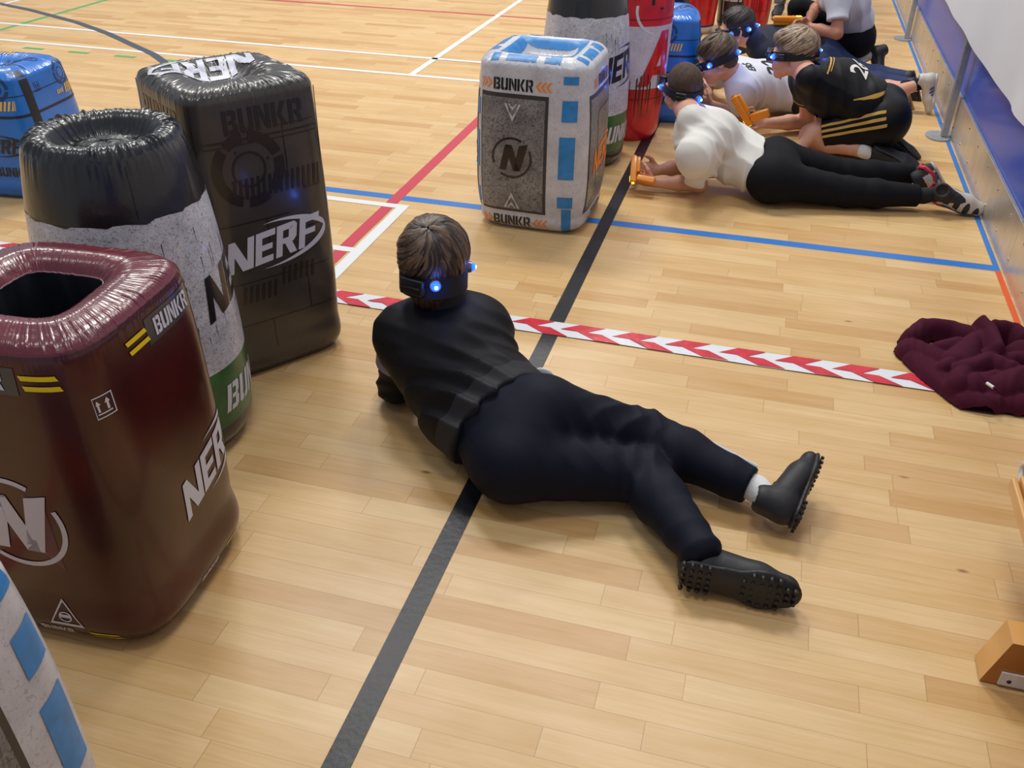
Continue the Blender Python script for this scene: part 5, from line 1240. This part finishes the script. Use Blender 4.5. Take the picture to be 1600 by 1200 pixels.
# ------------------------------------------------------------ sixth player: kneeling in white T-shirt
hipC = at(1340, 50, .27)
JF = dict(shL=(.30, 5.86, .50), shR=(.34, 6.13, .53), neck=(.24, 6.02, .61), elL=at(1308, 52, .31), elR=(.20, 6.20, .36), waL=at(1250, 40, .31), waR=at(1262, 36, .33),
          hipL=at(1346, 62, .22), hipR=at(1338, 45, .24), knL=(.16, 6.22, .07), knR=(.10, 6.32, .34), anL=at(1354, 82, .09), anR=(.12, 6.42, .07))
JF['hipL'] = np.array((.48, 6.16, .20)); JF['hipR'] = np.array((.48, 6.36, .22)); JF['anL'] = np.array((.52, 6.24, .07)); 
fF = dict(L=(np.array((.56, 6.28, .14)), (.35, -.45, -.80), (.7, -.3, -.65), dict(m_up=boot, m_sole=boot_s, L=.23)), R=(np.array((.16, 6.42, .01)), (-1, -.05, 0), (0, 0, 1), dict(m_up=boot, m_sole=boot_s, L=.22)))
spF = [((.47, 6.25, .24), .13), ((.42, 6.18, .35), .13), ((.36, 6.08, .46), .135), ((.32, 6.02, .53), .10)]
person('person in white T-shirt and black trousers kneeling up, cut off by the top edge', (.4, 6.2, 0), JF, ((.14, 6.02, .72), (-.8, -.3, -.5), (-.3, -.1, 1), .97), spF, (.6, -.1, .8),
    dict(top=mat('white_tee_cool', srgb(206, 210, 222), .8), bot=jog), top='short', h=.006, hairspec=(dkh, 'short', 19), feet=fF, socks=(sock_w, .15), cuff=.9, skin=mat('tanned_skin', srgb(176, 120, 96), .5),
    hem=((.455, 6.21, .27), (.3, .2, -.9)), posts=dict(top=cloth_post([((.40, 6.05, .42), (1, .3, .6), .16, 12, .007)], 121)),
    hands=dict(L=((-.9, .1, .1), (0, .7, -.5), 1, 1.0), R=((-.9, -.4, .0), (0, -.7, -.4), -1, 1.0)))
blaster(at(1242, 36, .325), (-.95, -.25, .0), (0, -.15, 1), 'orange toy blaster held by the kneeling player at the top edge', 1.0)

# ------------------------------------------------------------ seventh: only a leg in patterned leggings shows
pat = bpy.data.materials.new('patterned_leggings'); pat.use_nodes = True; nt = pat.node_tree; bb_ = nt.nodes['Principled BSDF']
tc = nt.nodes.new('ShaderNodeTexCoord'); wv = nt.nodes.new('ShaderNodeTexWave'); wv.inputs['Scale'].default_value = 26; wv.inputs['Distortion'].default_value = 14; wv.inputs['Detail'].default_value = 3
rp = nt.nodes.new('ShaderNodeValToRGB'); rp.color_ramp.elements[0].position = .45; rp.color_ramp.elements[1].position = .62; rp.color_ramp.elements[0].color = srgb(28, 32, 42); rp.color_ramp.elements[1].color = srgb(130, 130, 130)
nt.links.new(tc.outputs['Object'], wv.inputs[0]); nt.links.new(wv.outputs[0], rp.inputs[0]); nt.links.new(rp.outputs[0], bb_.inputs['Base Color']); bb_.inputs['Roughness'].default_value = .7
gy = 7.75; gx = -.03
JG = dict(shL=(gx-.12, gy+.3, 1.12), shR=(gx+.14, gy+.3, 1.12), neck=(gx, gy+.3, 1.18), elL=(gx-.2, gy+.2, .92), elR=(gx+.22, gy+.2, .92), waL=(gx-.15, gy+.02, .82), waR=(gx+.15, gy+.02, .82),
          hipL=(gx-.07, gy+.3, .70), hipR=(gx+.09, gy+.3, .70), knL=(gx+.01, gy+.18, .38), knR=(gx+.16, gy+.45, .36), anL=(gx+.01, gy+.10, .07), anR=(gx+.20, gy+.85, .07))
shb = mat('dark_shoe', srgb(26, 30, 42), .6); cyn = mat('blue_shoe_sole', srgb(60, 140, 180), .5)
person('person in patterned leggings, only a leg and dark shoe showing at the top edge', (gx, gy+.3, 0), JG, ((gx, gy+.28, 1.36), (0, -1, 0), (0, 0, 1), .95), [((gx, gy+.3, .76), .125), ((gx, gy+.3, .92), .12), ((gx, gy+.3, 1.08), .12)], (0, 1, 0),
    dict(top=navy, bot=pat), h=.008, hairspec=(dkh, 'short', 23), feet=dict(L=(np.array((gx+.02, gy+.15, .01)), (-.15, -1, 0), (0, 0, 1), dict(m_up=shb, m_sole=cyn, L=.23)), R=(np.array((gx+.20, gy+.9, .01)), (.1, -1, 0), (0, 0, 1), dict(m_up=shb, m_sole=cyn, L=.23))), socks=(sock_w, .1),
    hands=dict(L=((0, -1, -.2), (1, 0, 0), 1, 1.0), R=((0, -1, -.2), (-1, 0, 0), -1, 1.0)))

# ================================================================ maroon hoodie dropped by the wall
hd = mat('maroon_sweatshirt', srgb(70, 15, 38), .9, bump=.15, bscale=250, spec=.2)
FOLD = [  # crest lines of the heap (picture points), half width, height
 ([(1428, 522), (1450, 508), (1490, 510), (1520, 520)], .030, .062), ([(1430, 540), (1460, 552), (1500, 566)], .042, .050), ([(1440, 556), (1480, 590), (1505, 612)], .036, .038),
 ([(1500, 560), (1520, 535), (1545, 520)], .036, .070), ([(1534, 506), (1548, 520), (1556, 545)], .026, .095), ([(1556, 512), (1585, 516), (1600, 528)], .026, .085), ([(1548, 552), (1575, 560), (1610, 556)], .030, .070),
 ([(1510, 575), (1545, 560), (1580, 575)], .034, .075), ([(1500, 598), (1512, 575)], .028, .070), ([(1515, 600), (1560, 590), (1600, 600)], .036, .062), ([(1510, 618), (1540, 625), (1570, 622)], .030, .040),
 ([(1570, 600), (1600, 585), (1640, 580)], .040, .075), ([(1580, 622), (1620, 628), (1660, 625)], .034, .042), ([(1475, 545), (1500, 535), (1520, 545)], .026, .062), ([(1600, 545), (1640, 560)], .045, .085), ([(1480, 575), (1500, 560), (1515, 548)], .022, .060)]
hc = at(1545, 575, 0); nx_, ny_ = 190, 150; gx_ = hc[0]-.30+np.arange(nx_)*.0036; gy_ = hc[1]-.27+np.arange(ny_)*.0036
G = np.stack(np.meshgrid(gx_, gy_, indexing='ij'), -1); Zh = np.full(G.shape[:2], -.02); P3 = np.concatenate([G, np.zeros(G.shape[:2]+(1,))], -1).reshape(-1, 3)
wob = (vnoise(P3, 16, 5)*.010).reshape(G.shape[:2]); wob2 = (vnoise(P3, 30, 6)*.006).reshape(G.shape[:2])
for pl, wd, hg in FOLD:
    q = [at(x, y, hg*.7)[:2] for x, y in pl]; dm = np.full(G.shape[:2], 9.); tm = np.zeros(G.shape[:2])
    for n_, (a, b_) in enumerate(zip(q[:-1], q[1:])):
        GG = G+np.stack([wob, wob2], -1); t = np.clip(((GG-a)@(b_-a))/((b_-a)@(b_-a)), 0, 1); d = np.linalg.norm(GG-a-t[..., None]*(b_-a), axis=-1); dm = np.minimum(dm, d)
    z = hg*np.sqrt(np.clip(1-(dm/(wd*1.32))**2, 0, 1))-.02*(dm > wd*1.32)
    kk = .0025; hh = np.clip(.5+.5*(z-Zh)/kk, 0, 1); Zh = Zh*(1-hh)+z*hh+kk*hh*(1-hh)
Zh = Zh+np.where(Zh > .012, wob*.25+.0015*np.sin(G[..., 0]*160+wob*900), 0)
vs = [(G[i, j][0], G[i, j][1], max(float(Zh[i, j]), .0055)) for i in range(nx_) for j in range(ny_)]
ok = Zh > .006; fs = [(i*ny_+j, (i+1)*ny_+j, (i+1)*ny_+j+1, i*ny_+j+1) for i in range(nx_-1) for j in range(ny_-1) if ok[i:i+2, j:j+2].any() and G[i, j][0] < .885]
hroot = empty('hooded_sweatshirt', (*at(1535, 575, 0)[:2], 0), 'maroon hooded sweatshirt dropped in a heap over the hazard tape by the wall', 'sweatshirt')
used = sorted({q for f in fs for q in f}); mp_ = {q: n for n, q in enumerate(used)}
V_ = np.array([vs[q] for q in used]); F_ = np.array([[mp_[q] for q in f] for f in fs]); V_ = relax(V_, F_, 1)
b = MB(); b.add(V_.tolist(), F_.tolist(), hd); b.add([(x, y, .0052) for x, y, z in V_.tolist()], F_[:, ::-1].tolist(), hd); ho = b.build('cloth', hroot)
b = MB(); p = at(1547, 602, .085); d = unit(at(1552, 606, .085)-at(1540, 598, .085))
b.tube([p-d*.012-np.array((0, 0, .0)), p+d*.012], .0048, mat('white_cord_tip', srgb(224, 220, 214), .5), 8); b.build('cord_tip', hroot)
b = MB(); b.tube([at(1530, 583, .090), at(1536, 590, .094), p-d*.012], .0026, hd, 6); b.tube([p+d*.012, at(1560, 612, .075), at(1566, 616, .05)], .0026, hd, 6); b.build('cord', hroot)

# ================================================================ gym bench cut off by the right edge
pine = mat('varnished_pine', srgb(214, 160, 92), .3, noise=.18, nscale=7, bump=.05, bscale=30, vec=(1, .12, 1), coat=.4)
pine2 = mat('varnished_pine_end', srgb(176, 112, 48), .3, noise=.18, nscale=9, vec=(.15, 1, 1), coat=.4)
be = empty('gym_bench', (.86, .6, 0), 'varnished pine gym bench with metal footplate, cut off by the right edge', 'bench')
def prism(mb, prof, y0, y1, m, mf=None):
    n = len(prof); v = [(x, y0, z) for x, z in prof]+[(x, y1, z) for x, z in prof]
    mb.add(v, [(i, n+i, n+(i+1) % n, (i+1) % n) for i in range(n)], m); mb.add(v, [tuple(range(n))], mf or m); mb.add(v, [tuple(range(2*n-1, n-1, -1))], mf or m)
for y0 in (1.375, -1.2):
    b = MB(); prism(b, [(.570, .004), (1.10, .004), (1.10, .03), (1.045, .14), (.92, .17), (.80, .17), (.625, .135)][::-1] if False else [(.574, .004), (1.10, .004), (1.10, .117), (.602, .117)], y0, y0+.062, pine, pine2)
    ft = b.build('foot', be, smooth=False)
    b = MB(); b.box((.662, y0-.002, .024), (.115, .004, .034), mat('aluminium_footplate', srgb(228, 228, 226), .5, metal=.0, noise=.1, nscale=40), bev=.001); b.build('footplate', ft, smooth=False)
    for x in (.622, .662, .704):
        b = MB(); b.cyl((x, y0-.004, .020), (x, y0-.0065, .020), .0045, .003, boot_s, 12); b.build('screw', ft)
b = MB()
for x0, x1, z1 in ((.640, .654, .205), (.656, .668, .213), (.670, 1.02, .216)): b.box(((x0+x1)/2, .31, z1-.016), (x1-x0-.001, 2.96, .032), pine, bev=.004, seg=2)
b.build('seat', be, smooth=False)
b = MB(); b.box((.84, .31, .150), (.04, 2.9, .066), pine, bev=.003); b.build('rail', be, smooth=False)
b = MB(); b.tube([(.668, 1.792, .190), (.668, 1.815, .192), (.668, 1.828, .206), (.672, 1.825, .222), (.676, 1.805, .228)], .007, mat('clear_plastic_hook', srgb(220, 214, 200), .15), 8); b.build('end_hook', be)
